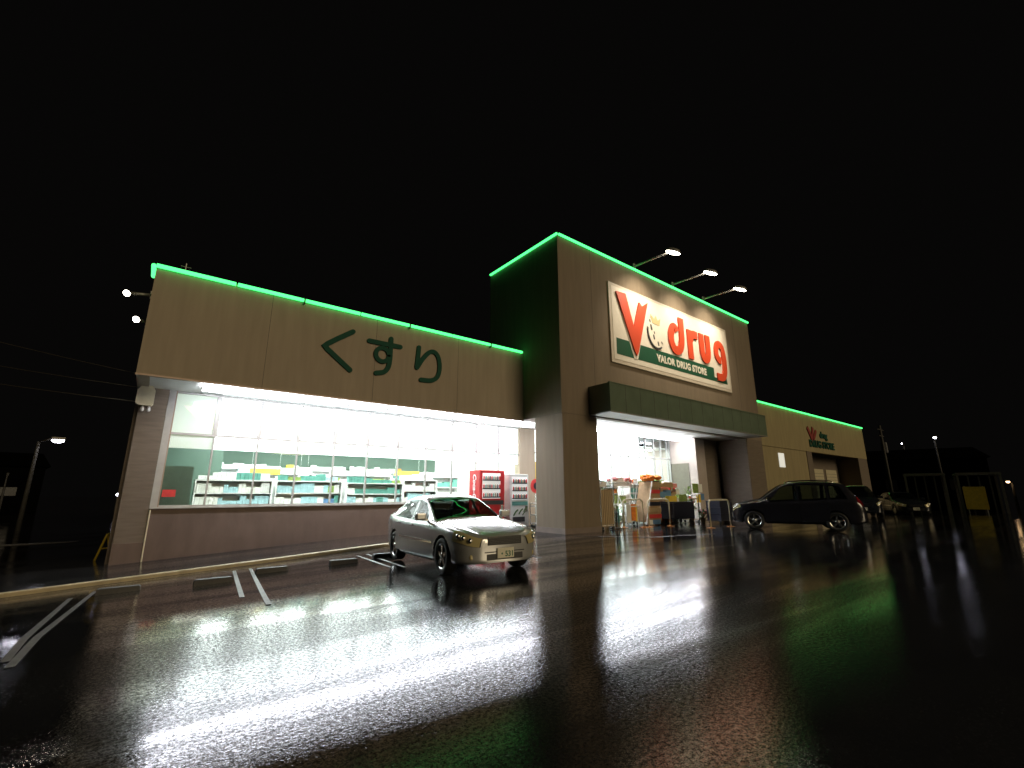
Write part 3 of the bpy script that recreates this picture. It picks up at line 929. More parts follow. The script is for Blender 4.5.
units = [(1.15, 3.3, 17.3, 1.75, "low shelf unit behind the first window panes from the left"),
         (3.4, 5.6, 17.35, 1.75, "low shelf unit behind the third and fourth window panes"),
         (5.7, 7.9, 17.2, 1.7, "low shelf unit behind the middle window panes"),
         (8.0, 9.5, 17.4, 1.85, "low shelf unit behind the panes just left of the red vending machine"),
         (2.6, 5.4, 20.4, 2.1, "taller second-row shelf unit at the left of the shop"),
         (6.0, 8.8, 20.4, 2.1, "taller second-row shelf unit at the middle of the shop"),
         (9.4, 12.4, 20.4, 2.1, "taller second-row shelf unit at the right of the windows"),
         (2.0, 4.9, 23.8, 2.4, "high shelf unit along the back wall at the left"),
         (5.0, 7.9, 23.8, 2.4, "high shelf unit along the back wall in the middle"),
         (8.0, 10.9, 23.8, 2.4, "high shelf unit along the back wall right of the middle"),
         (14.2, 16.8, 18.6, 1.6, "low shelf unit inside the entrance glazing on the left"),
         (18.2, 21.0, 19.5, 1.6, "low shelf unit inside the entrance doors on the right")]
for i, (a, b, y, h, lab) in enumerate(units):
    gondola(a, b, y, h, 0, lab)
    for k in range(5):
        z = 0.19 + k * (h - 0.16) / 4
        if k == 4 and random.random() < 0.2: continue
        fill(a + 0.06, b - 0.06, y - 0.2, z, (h - 0.16) / 4 - 0.07 if k < 4 else 0.26, mono=random.choice([1, 2, 8, 0]))
tag(finish("shelf_goods", goods, GM), "rows of packaged goods filling the shop shelves", "goods", kind='stuff')
def hanger(x, y, z, w, h, m, label):
    t = thing("hanging_sign", label, "hanging sign", (x, y, z), 0)
    bx("sign_panel", (-w / 2, w / 2, -0.02, 0.02, -h / 2, h / 2), m, t)
    bm = bmesh.new()
    tube(bm, [(-w / 2 + 0.05, 0, h / 2), (-w / 2 + 0.05, 0, 3.74 - z)], 0.006, 6)
    tube(bm, [(w / 2 - 0.05, 0, h / 2), (w / 2 - 0.05, 0, 3.74 - z)], 0.006, 6)
    finish("suspension_rod", bm, M['steel'], t)
hanger(3.3, 18.6, 2.12, 1.0, 0.20, M['yellow'], "yellow hanging aisle sign behind the third window pane")
hanger(4.5, 18.2, 1.95, 0.35, 0.6, M['film'], "narrow white hanging banner behind the fourth window pane")
hanger(9.0, 19.0, 2.2, 1.2, 0.18, M['yellow'], "long yellow hanging aisle sign near the red vending machine")

# ------------------------------------------------------------------ vending machines
def vending(x0, y0, w, d, h, body, label, red):
    zg = -0.03
    t = thing("vending_machine", label, "vending machine", (x0 + w / 2, y0 + d / 2, zg), 0)
    W2, D2 = w / 2, d / 2
    bm = bmesh.new()
    box(bm, -W2, W2, -D2 + 0.04, D2, 0.06, h, bev=0.015)
    finish("cabinet", bm, body, t)
    bx("door", (-W2 + 0.01, W2 - 0.01, -D2, -D2 + 0.038, 0.1, h - 0.015), body, t, bev=0.012)
    bm = bmesh.new()
    for sx in (-W2 + 0.08, W2 - 0.08):
        for sy in (-D2 + 0.1, D2 - 0.08):
            lathe(bm, [(0.03, 0), (0.03, 0.06)], 'z', 8, (sx, sy, 0))
    finish("foot", bm, M['dark_grey'], t)
    wx0, wx1 = -W2 + 0.10, W2 - (0.22 if red else 0.10)
    wz0, wz1 = h * 0.52, h - 0.12
    win = bx("display_window", (wx0, wx1, -D2 - 0.006, -D2 - 0.001, wz0, wz1), M['vend_window'], t)
    rows = 3
    for r in range(rows):
        zz = wz0 + 0.03 + r * (wz1 - wz0) / rows
        bx("display_shelf", (wx0 + 0.01, wx1 - 0.01, -D2 - 0.035, -D2 - 0.007, zz, zz + 0.045), M['dark_grey'], win)
        bm = bmesh.new()
        n = 9
        for k in range(n):
            x = wx0 + 0.05 + k * (wx1 - wx0 - 0.1) / (n - 1)
            lathe(bm, [(0.028, zz + 0.046), (0.03, zz + 0.06), (0.03, zz + 0.15), (0.015, zz + 0.18), (0.014, zz + 0.20)], 'z', 8, (x, -D2 - 0.032, 0))
        for i, f in enumerate(bm.faces): f.material_index = (i // 34) % 4
        o = finish("sample_row", bm, [M['red'], M['tealgood'], M['card'], M['navy']], win, recalc=True)
        o['kind'] = 'stuff'
    bx("button_panel", (wx0, W2 - 0.06, -D2 - 0.012, -D2 - 0.001, h * 0.42, h * 0.49), M['dark_grey'] if red else M['tealgood'], t, bev=0.004)
    bx("coin_panel", (W2 - 0.20, W2 - 0.06, -D2 - 0.012, -D2 - 0.001, h * 0.30, h * 0.41), M['steel'], t, bev=0.004)
    bx("outlet_flap", (-W2 + 0.14, W2 - 0.22, -D2 - 0.014, -D2 - 0.001, h * 0.12, h * 0.21), M['dark_grey'], t, bev=0.006)
    if red:
        tt = text_mesh("side_lettering", "Coca-Cola", 0.30, 0.002, M['white'], t, (-W2 - 0.004, 0.10, h * 0.94), (0, 0, 0), bold=0.008, shear=0.25)
        tt.rotation_euler = (Matrix.Rotation(R(-90), 4, 'Z') @ Matrix.Rotation(R(90), 4, 'X') @ Matrix.Rotation(R(-90), 4, 'Z')).to_euler()
    else:
        bm = bmesh.new()
        for (cx, cz, r) in ((-0.2, 0.62, 0.10), (0.06, 0.66, 0.09), (0.3, 0.74, 0.08), (0.22, 0.58, 0.06)):
            ribbon(bm, smooth_path([(cx - r, cz - r), (cx, cz + r * 0.3), (cx + r, cz + r)], 4), r * 0.6, -D2 - 0.012 - r * 0.01, -D2 - 0.002)
        finish("leaf_mark", bm, M['leaf'], t)
    return t
vending(10.13, 14.9, 1.18, 0.80, 2.27, M['vend_red'], "red drinks vending machine with white side lettering under the soffit", True)
vending(11.60, 14.92, 0.98, 0.78, 2.15, M['vend_white'], "white drinks vending machine with green leaf marks beside the column", False)

# ------------------------------------------------------------------ small things between the white machine and the pillar
rs = thing("round_sign_stand", "round red sign on a thin pole beside the white vending machine", "sign stand", (13.2, 15.2, -0.01))
bm = bmesh.new(); lathe(bm, [(0.22, 0), (0.22, 0.05), (0.05, 0.07), (0.02, 0.08)], 'z', 20); finish("base", bm, M['concrete'], rs, smooth=False)
bm = bmesh.new(); tube(bm, [(0, 0, 0.08), (0, 0, 1.6)], 0.022, 8); finish("pole", bm, M['steel'], rs, smooth=True)
bm = bmesh.new(); lathe(bm, [(0.30, -0.05), (0.30, -0.025)], 'y', 28, (0, 0, 1.66)); disc = finish("disc", bm, M['red'], rs)
bm = bmesh.new(); lathe(bm, [(0.15, -0.056), (0.15, -0.051)], 'y', 24, (0, 0, 1.66)); finish("disc_centre", bm, M['navy'], disc)
def crate_cart(name, label, cat, loc, w, d, h, m_panel, m_frame, rotz=0, shelves=3, slats=True):
    t = thing(name, label, cat, loc, rotz)
    bm = bmesh.new()
    for sx in (-w / 2, w / 2):
        for sy in (-d / 2, d / 2):
            tube(bm, [(sx, sy, 0.12), (sx, sy, h)], 0.018, 6)
        tube(bm, [(sx, -d / 2, h), (sx, d / 2, h)], 0.016, 6)
        tube(bm, [(sx, -d / 2, h * 0.5), (sx, d / 2, h * 0.5)], 0.012, 6)
    for sy in (-d / 2, d / 2):
        tube(bm, [(-w / 2, sy, h), (w / 2, sy, h)], 0.016, 6)
    finish("frame", bm, m_frame, t)
    for k in range(shelves):
        z = 0.14 + k * (h - 0.2) / max(1, shelves - 1) * 0.9
        bx("shelf", (-w / 2 + 0.02, w / 2 - 0.02, -d / 2 + 0.02, d / 2 - 0.02, z, z + 0.03), m_panel, t)
    if slats:
        bm = bmesh.new()
        n = max(4, int(w / 0.1))
        for k in range(n):
            x = -w / 2 + 0.02 + k * (w - 0.04) / n
            box(bm, x, x + (w - 0.04) / n * 0.8, -d / 2 - 0.012, -d / 2 + 0.008, 0.2, h - 0.06)
        finish("side_panel", bm, m_panel, t)
    for sx in (-w / 2 + 0.05, w / 2 - 0.05):
        for sy in (-d / 2 + 0.05, d / 2 - 0.05):
            bm = bmesh.new()
            lathe(bm, [(0.055, -0.018), (0.06, 0), (0.055, 0.018)], 'y', 12, (sx, sy, 0.06))
            finish("castor", bm, M['black'], t)
    return t
crate_cart("wire_basket_cart", "small wire cart of goods between white vending machine and pillar", "cart", (12.85, 14.6, 0.0), 0.5, 0.5, 0.95, M['alu'], M['steel'], slats=False)

# ------------------------------------------------------------------ goods in front of the entrance
crate_cart("roll_cage", "tall wooden-slatted roll cart right beside the big pillar", "cart", (13.85, 12.1, 0.0), 0.75, 0.6, 1.55, M['wood'], M['steel'])
# potted greenery
def plant(x, y, z, h, r, m, label, group=None, name="potted_plant", pot=M['card'], flowers=None, n=120):
    t = thing(name, label, "plant", (x, y, z), 0, group)
    bm = bmesh.new(); lathe(bm, [(0.10, 0), (0.13, 0.2), (0.14, 0.22), (0.12, 0.22), (0.115, 0.18)], 'z', 14); finish("pot", bm, pot, t, smooth=False)
    bm = bmesh.new()
    rnd = random.Random(hash((round(x * 10), round(y * 10))) & 255)
    for _ in range(n):
        a = rnd.uniform(0, 6.283); rr = r * math.sqrt(rnd.random()); zz = 0.2 + (h - 0.2) * rnd.random() ** 0.8
        c = Vector((rr * math.cos(a), rr * math.sin(a), zz))
        d = Vector((math.cos(a), math.sin(a), rnd.uniform(0.1, 1.0))).normalized() * rnd.uniform(0.06, 0.13)
        s = d.cross(Vector((0, 0, 1))).normalized() * rnd.uniform(0.02, 0.04)
        vs = [bm.verts.new(p) for p in (c - d, c + s, c + d, c - s)]
        bm.faces.new(vs)
    finish("foliage", bm, m, t, recalc=False)
    bm = bmesh.new()
    for k in range(5):
        a = k * 1.26
        tube(bm, [(0, 0, 0.18), (0.3 * r * math.cos(a), 0.3 * r * math.sin(a), h * 0.5), (0.6 * r * math.cos(a), 0.6 * r * math.sin(a), h * 0.85)], 0.008, 5)
    finish("stem", bm, M['leaf'], t)
    if flowers:
        bm = bmesh.new()
        for _ in range(16):
            a = rnd.uniform(0, 6.283); rr = r * math.sqrt(rnd.random())
            bmesh.ops.create_icosphere(bm, subdivisions=1, radius=rnd.uniform(0.03, 0.05), matrix=Matrix.Translation((rr * math.cos(a), rr * math.sin(a), h * rnd.uniform(0.7, 1.02))))
        finish("blossom", bm, flowers, t)
    return t
PG = "potted plants set out at the entrance"
plant(14.85, 12.75, 0, 1.85, 0.34, M['leaf'], "tall leafy potted plant behind the wooden roll cart", PG)
plant(15.0, 12.3, 0, 0.85, 0.32, M['leaf_pale'], "low bright green potted plant beside the roll cart", PG)
plant(15.75, 14.0, 0, 1.85, 0.42, M['leaf'], "dark leafy potted plant behind the orange banner rack", PG)
plant(21.15, 12.75, 0, 1.15, 0.30, M['leaf'], "potted plant with red blossoms under the price cards", PG, flowers=M['red'])
plant(20.75, 11.95, 0, 0.60, 0.26, M['leaf'], "low potted plant with pink blossoms near the hoop barrier", PG, flowers=M['pinkgood'])
plant(21.45, 13.0, 0, 1.65, 0.26, M['leaf_pale'], "pale potted plant next to the entrance column", PG)

goods = bmesh.new()
for (a, b, y, h, lab) in ((15.6, 17.1, 14.15, 1.7, "crowded shelf rack outside the doors behind the pink bags"), (17.9, 20.9, 14.1, 1.75, "crowded shelf rack outside the doors behind the carton stacks")):
    gondola(a, b, y, h, 0, lab)['group'] = "crowded racks outside the doors"
    for k in range(5):
        z = 0.19 + k * (h - 0.16) / 4
        for (xa, xb) in ((a + 0.06, (a + b) / 2 - 0.03), ((a + b) / 2, b - 0.06)):
            fill(xa, xb, y - 0.22, z, (h - 0.16) / 4 - 0.05 if k < 4 else 0.30, mono=random.choice([4, 5, 6, 2, 3]))
# packs laid on the tall rack and on the cart roofs
for k in range(3):
    fill(16.1, 17.4, 13.38, 0.18 + k * 0.73, 0.42, mono=random.choice([0, 1, 5]))
fill(18.5, 20.0, 12.2, 0.977, 0.34, mono=3)
fill(13.55, 14.15, 12.0, 1.60, 0.22, mono=0)
tag(finish("entrance_goods", goods, GM), "mixed packaged goods heaped on the racks outside the doors", "goods", kind='stuff')
# umbrella stand
us = thing("umbrella_stand", "slim steel umbrella stand holding dark umbrellas by the roll cart", "umbrella stand", (14.55, 12.0, 0.0))
bm = bmesh.new()
for sx in (-0.25, 0.25):
    for sy in (-0.12, 0.12):
        tube(bm, [(sx, sy, 0), (sx, sy, 0.6)], 0.012, 6)
tube(bm, [(-0.25, -0.12, 0.6), (0.25, -0.12, 0.6), (0.25, 0.12, 0.6), (-0.25, 0.12, 0.6), (-0.25, -0.12, 0.6)], 0.012, 6)
finish("frame", bm, M['steel'], us)
bx("drip_tray", (-0.26, 0.26, -0.13, 0.13, 0.02, 0.05), M['dark_grey'], us)
for k, xx in enumerate((-0.17, 0.02, 0.16)):
    bm = bmesh.new()
    tube(bm, [(xx, 0, 0.06), (xx + 0.01, 0, 0.4), (xx + 0.02, 0.01, 0.72), (xx + 0.02, 0.01, 0.88)], [0.01, 0.04, 0.03, 0.01], 8)
    u = finish("umbrella", bm, (M['navy'], M['black'], M['tealgood'])[k], None, smooth=True)
    u.location = us.location
    tag(u, ("rolled navy umbrella at the left of the steel umbrella stand", "rolled black umbrella in the middle of the steel umbrella stand", "rolled teal umbrella at the right of the steel umbrella stand")[k], "umbrella")
# banner rack
br = thing("banner_rack", "white rack with an orange and yellow banner in front of the doors", "display rack", (16.4, 12.9, 0))
bm = bmesh.new()
for sx in (-0.4, 0.4):
    tube(bm, [(sx, -0.25, 0.0), (sx, -0.2, 0.6), (sx, 0.1, 1.25)], 0.02, 6)
    tube(bm, [(sx, 0.3, 0.0), (sx, 0.1, 1.25)], 0.02, 6)
tube(bm, [(-0.4, 0.1, 1.25), (0.4, 0.1, 1.25)], 0.02, 6)
finish("frame", bm, M['white'], br)
bx("tray", (-0.42, 0.42, -0.3, 0.3, 0.78, 0.82), M['white'], br)
bx("side_board", (-0.40, -0.10, -0.285, -0.265, 0.15, 0.9), M['film'], br)
bx("banner", (-0.09, 0.20, -0.295, -0.28, 0.22, 0.90), M['orange'], br)
bx("banner_edge", (0.201, 0.29, -0.295, -0.28, 0.18, 0.88), M['yellow'], br)
# slanted display wagon with leaning packs
dw = thing("display_wagon", "brown sloping display wagon stacked with packs before the doors", "display wagon", (17.55, 12.7, 0))
bm = bmesh.new()
prism(bm, [(-0.55, 0.15), (0.5, 0.15), (0.5, 1.84), (0.0, 1.84)], -0.35, 0.35)
finish("body", bm, M['card'], dw)
for k in range(6):
    z = 0.30 + k * 0.26
    xo = -0.50 + k * 0.085
    bx("pack_row", (xo + 0.03, 0.46, -0.40, -0.352, z, z + 0.16), [M['red'], M['wood'], M['navy'], M['card'], M['red'], M['wood']][k], dw, bev=0.01)
for sx in (-0.4, 0.4):
    for sy in (-0.25, 0.25):
        bm = bmesh.new()
        lathe(bm, [(0.07, -0.02), (0.075, 0), (0.07, 0.02)], 'y', 12, (sx, sy, 0.075))
        finish("castor", bm, M['black'], dw)
for sy in (-0.38, 0.38):
    bm = bmesh.new()
    tube(bm, [(-0.66, sy, 0.05), (-0.05, sy, 1.86)], 0.02, 6)
    finish("side_rail", bm, M['white'], dw)
def pile(name, label, cat, loc, dims, m, n=10):
    bm = bmesh.new()
    rnd = random.Random(len(label))
    w, d, h = dims
    for _ in range(n):
        x, y = rnd.uniform(-w / 2, w / 2), rnd.uniform(-d / 2, d / 2)
        r = rnd.uniform(0.10, 0.16)
        bmesh.ops.create_icosphere(bm, subdivisions=2, radius=r, matrix=Matrix.Translation((x, y, h * 0.4 + rnd.uniform(0, h * 0.5))) @ Matrix.Diagonal((1.3, 1.0, 0.75, 1)))
    for v in bm.verts:
        v.co += Vector((rnd.uniform(-1, 1), rnd.uniform(-1, 1), rnd.uniform(-1, 1))) * 0.012
    o = finish(name, bm, m, smooth=True)
    o.location = loc
    return tag(o, label, cat)
pile("cushion_pile", "bright orange soft pile on top of the brown display wagon", "soft goods", (17.80, 12.70, 1.80), (0.95, 0.5, 0.34), M['orange'], 14)
pile("bag_pile", "pale pink bags heaped at the back of the display rack", "bags", (16.75, 13.6, 1.78), (1.3, 0.4, 0.24), M['pinkgood'], 12)
st2 = crate_cart("low_goods_table", "tall goods rack behind the banner rack carrying pink bags", "display table", (16.75, 13.6, 0), 1.4, 0.6, 1.8, M['film'], M['steel'], slats=False)
# cartons
def carton(x, y, z, w, d, h, label, m=None, rot=0.0):
    t = thing("carton", label, "box", (x, y, z), rot, "cartons stacked before the entrance")
    bx("carton_body", (-w / 2, w / 2, -d / 2, d / 2, 0, h), m or M['card'], t, bev=0.006)
    bx("carton_tape", (-w / 2 + 0.02, w / 2 - 0.02, -0.025, 0.025, h + 0.001, h + 0.004), M['cream'], t)
    bx("carton_label", (-w * 0.25, w * 0.05, -d / 2 - 0.004, -d / 2 - 0.001, h * 0.3, h * 0.75), M['film'], t)
carton(18.72, 13.2, 0.0, 0.62, 0.5, 0.75, "brown carton at the bottom left of the stack behind the dark cart")
carton(18.72, 13.2, 0.756, 0.58, 0.46, 0.60, "brown carton in the middle of the stack behind the dark cart")
carton(18.74, 13.2, 1.362, 0.56, 0.46, 0.55, "dark topped carton highest on the left stack behind the dark cart", M['dark_grey'], 0.08)
carton(19.45, 13.25, 0.0, 0.64, 0.5, 0.85, "brown carton at the bottom right of the stack behind the dark cart")
carton(19.45, 13.25, 0.856, 0.62, 0.48, 0.72, "brown carton with a pale label second in the right stack", None, -0.06)
carton(20.15, 13.3, 0.0, 0.6, 0.5, 1.30, "tall brown carton standing right of the carton stacks")
carton(20.15, 13.3, 1.306, 0.58, 0.46, 0.40, "reddish carton on top of the tall brown carton", M['red'], 0.1)
pile("white_bag", "white plastic bag lying on the reddish carton", "bag", (20.13, 13.3, 1.70), (0.36, 0.3, 0.22), M['film'], 5)
# dark covered cart
dc = thing("covered_cart", "black covered cart standing before the stacked cartons", "cart", (19.25, 12.3, 0))
bx("cover", (-0.85, 0.85, -0.35, 0.35, 0.22, 0.92), M['navy'], dc, bev=0.05)
bx("lid", (-0.88, 0.88, -0.38, 0.38, 0.925, 0.975), M['black'], dc, bev=0.015)
for sx in (-0.6, 0.6):
    for sy in (-0.25, 0.25):
        bm = bmesh.new()
        lathe(bm, [(0.09, -0.025), (0.1, 0), (0.09, 0.025)], 'y', 14, (sx, sy, 0.10))
        tube(bm, [(sx, sy, 0.1), (sx, sy, 0.24)], 0.02, 6)
        finish("castor", bm, M['black'], dc)
bm = bmesh.new(); tube(bm, [(0.88, -0.3, 0.8), (1.02, -0.3, 1.0), (1.02, 0.3, 1.0), (0.88, 0.3, 0.8)], 0.016, 6); finish("handle", bm, M['steel'], dc)
# price card stand
pc = thing("price_card_stand", "stand with white and yellow price cards beside the entrance column", "price sign", (21.2, 12.4, 0))
bm = bmesh.new(); tube(bm, [(0, 0, 0.0), (0, 0, 1.70)], 0.015, 6); tube(bm, [(-0.2, 0, 0.012), (0.2, 0, 0.012)], 0.012, 6); tube(bm, [(0, -0.2, 0.012), (0, 0.2, 0.012)], 0.012, 6); finish("stand", bm, M['steel'], pc)
bx("white_card", (-0.40, 0.10, -0.03, -0.018, 1.35, 1.80), M['leaf_pale'], pc)
bx("white_card", (0.11, 0.46, -0.03, -0.018, 1.38, 1.78), M['film'], pc)
bx("yellow_card", (-0.12, 0.26, -0.03, -0.018, 0.90, 1.28), M['yellow'], pc)
bx("blue_card", (0.27, 0.58, -0.03, -0.018, 1.02, 1.32), M['blue'], pc)
# crate stack on dolly behind the hoop
cs = thing("crate_stack_dolly", "dark blue crates on a dolly behind the right hoop barrier", "crate dolly", (20.9, 11.2, 0))
bx("deck", (-0.55, 0.55, -0.35, 0.35, 0.13, 0.17), M['dark_grey'], cs)
for sx in (-0.45, 0.45):
    for sy in (-0.25, 0.25):
        bm = bmesh.new()
        lathe(bm, [(0.06, -0.02), (0.065, 0), (0.06, 0.02)], 'y', 12, (sx, sy, 0.065))
        finish("castor", bm, M['black'], cs)
for k in range(3):
    bm = bmesh.new()
    z = 0.172 + k * 0.28
    box(bm, -0.52, 0.52, -0.33, 0.33, z, z + 0.25, bev=0.01)
    box(bm, -0.54, 0.54, -0.345, 0.345, z + 0.251, z + 0.275)
    finish("crate", bm, M['navy'], cs)

goods = bmesh.new()
for (xa, xb, y, z, hh) in ((15.3, 16.0, 13.3, 0.62, 0.3), (17.05, 17.95, 12.28, 0.05, 0.28), (18.5, 20.0, 12.75, 0.05, 0.5), (18.4, 20.4, 12.82, 0.60, 0.5), (18.4, 20.4, 12.84, 1.15, 0.42), (18.45, 20.3, 12.88, 1.60, 0.36)):
    fill(xa, xb, y, z, hh, mono=random.choice([3, 4, 6, 7, 5]))
tag(finish("piled_goods", goods, [M['card'], M['red'], M['tealgood'], M['yellow'], M['pinkgood'], M['wood'], M['orange'], M['blue'], M['film']]), "colourful packs piled behind the black covered cart", "goods", kind='stuff')
dsk = crate_cart("goods_trolley", "steel trolley of packs right of the black covered cart", "cart", (20.45, 12.35, 0.0), 0.6, 0.5, 1.25, M['card'], M['steel'], slats=False)
# hoop barriers
def hoop(p, q, h, label):
    p, q = Vector((*p, ground_z(*p))), Vector((*q, ground_z(*q)))
    t = thing("hoop_barrier", label, "barrier", (p + q) / 2, 0, "cream hoop barriers before the entrance")
    o = (p + q) / 2
    a, b = p - o, q - o
    u = (b - a).normalized()
    r = 0.16
    pts = [a]
    for k in range(7):
        ang = k / 6 * math.pi / 2
        pts.append(a + Vector((0, 0, h - r)) + u * (r - r * math.cos(ang)) + Vector((0, 0, r * math.sin(ang))))
    for k in range(7):
        ang = (1 - k / 6) * math.pi / 2
        pts.append(b + Vector((0, 0, h - r)) - u * (r - r * math.cos(ang)) + Vector((0, 0, r * math.sin(ang))))
    pts.append(b)
    bm = bmesh.new(); tube(bm, pts, 0.035, 10); finish("hoop", bm, M['cream'], t, smooth=True)
    for e in (a, b):
        bm = bmesh.new(); lathe(bm, [(0.17, 0.0), (0.17, 0.012), (0.05, 0.02), (0.04, 0.05)], 'z', 16, e); finish("base_plate", bm, M['rust'], t)
    return t
hoop((15.45, 12.35), (16.15, 11.9), 1.1, "cream hoop barrier left of the others, nearest the big pillar")
hoop((16.5, 11.9), (17.7, 11.7), 1.1, "cream hoop barrier in the middle, in front of the black cart")
hoop((18.0, 10.06), (19.42, 9.97), 1.08, "cream hoop barrier at the right, beside the black crossover")

# ------------------------------------------------------------------ cars
def curve(keys):
    ks = sorted(keys)
    X = np.array([k[0] for k in ks], float); Y = np.array([k[1] for k in ks], float)
    h = np.diff(X); d = np.diff(Y) / h
    m = np.zeros(len(X)); m[0], m[-1] = d[0], d[-1]
    for i in range(1, len(X) - 1):
        if d[i - 1] * d[i] > 0:
            w1, w2 = 2 * h[i] + h[i - 1], h[i] + 2 * h[i - 1]
            m[i] = (w1 + w2) / (w1 / d[i - 1] + w2 / d[i])
    def f(x):
        x = min(max(x, X[0]), X[-1])
        i = min(max(int(np.searchsorted(X, x)) - 1, 0), len(X) - 2)
        t = (x - X[i]) / h[i]
        return ((1 + 2 * t) * (1 - t) ** 2 * Y[i] + t * (1 - t) ** 2 * h[i] * m[i] + t * t * (3 - 2 * t) * Y[i + 1] + t * t * (t - 1) * h[i] * m[i + 1])
    return f

class Body:
    def __init__(s, sp):
        s.sp = sp
        for k in ('top', 'belt', 'w', 'wr', 'drop', 'bot'):
            setattr(s, k, curve(sp[k]))
    def ctrl(s, x):
        w, wr, b, t, d, zb = s.w(x), s.wr(x), s.belt(x), s.top(x), s.drop(x), s.bot(x)
        wr = min(wr, w - 0.08)
        rail = max(t - d, b + 0.03)
        hgt = b - zb
        return [(w - 0.12, zb), (w - 0.02, zb + 0.05), (w + 0.0, zb + 0.40 * hgt), (w + 0.004, zb + 0.62 * hgt), (w - 0.008, b - 0.09), (w - 0.045, b),
                (wr + (w - 0.06 - wr) * 0.45, b + (rail - b) * 0.55), (wr, rail), (wr * 0.80, t - d * 0.32), (wr * 0.42, t - d * 0.06), (0.0, t)]
    def pt(s, x, v, off=0.0, side=1):
        """v runs over the control points 0..10"""
        P = s.ctrl(x)
        i = min(int(v), 9); t = v - i
        a, b, c, d = P[max(i - 1, 0)], P[i], P[i + 1], P[min(i + 2, 10)]
        if i == 9: d = (-P[9][0], P[9][1])
        r = []
        for k in (0, 1):
            m1 = (c[k] - a[k]) * 0.5 * 0.8; m2 = (d[k] - b[k]) * 0.5 * 0.8
            r.append((1 + 2 * t) * (1 - t) ** 2 * b[k] + t * (1 - t) ** 2 * m1 + t * t * (3 - 2 * t) * c[k] + t * t * (t - 1) * m2)
        p = Vector((x, r[0], r[1]))
        if off:
            e = 0.01
            n = (s.pt(min(x + e, s.sp['x1']), v) - s.pt(max(x - e, s.sp['x0']), v)).cross(s.pt(x, min(v + 0.05, 10)) - s.pt(x, max(v - 0.05, 0)))
            if n.length > 1e-9:
                n.normalize()
                if n.y < -1e-6 and v < 8: n = -n
                if v >= 8 and n.z < 0: n = -n
                p = p + n * off
        p.y *= side
        return p
    def panel(s, x0, x1, v0, v1, off, side=1, nx=12, nv=6, thick=0.0, xtop=None, both=False):
        """a patch lying on the body; xtop = (x0,x1) at v1 for slanted ends"""
        bm = bmesh.new()
        g = []
        for j in range(nv + 1):
            t = j / nv
            a = x0 if xtop is None else x0 + (xtop[0] - x0) * t
            b = x1 if xtop is None else x1 + (xtop[1] - x1) * t
            row = [s.pt(a + (b - a) * i / nx, v0 + (v1 - v0) * t, off, side) for i in range(nx + 1)]
            g.append(row)
        vs = [[bm.verts.new(p) for p in r] for r in g]
        for j in range(nv):
            for i in range(nx):
                bm.faces.new((vs[j][i], vs[j][i + 1], vs[j + 1][i + 1], vs[j + 1][i]))
        if thick:
            bmesh.ops.recalc_face_normals(bm, faces=bm.faces)
            bmesh.ops.solidify(bm, geom=list(bm.faces), thickness=thick)
        return bm
    def top_panel(s, x0, x1, v0, off, nx=10, ny=16, crop=1.0):
        """patch across the roof line (windscreen, hood) from v0 on one side to v0 on the other"""
        bm = bmesh.new()
        rows = []
        for i in range(nx + 1):
            x = x0 + (x1 - x0) * i / nx
            row = []
            for j in range(ny + 1):
                t = j / ny
                if t <= 0.5:
                    row.append(bm.verts.new(s.pt(x, v0 + (10 - v0) * t * 2, off, 1)))
                else:
                    row.append(bm.verts.new(s.pt(x, 10 - (10 - v0) * (t - 0.5) * 2, off, -1)))
            rows.append(row)
        for i in range(nx):
            for j in range(ny):
                bm.faces.new((rows[i][j], rows[i + 1][j], rows[i + 1][j + 1], rows[i][j + 1]))
        return bm

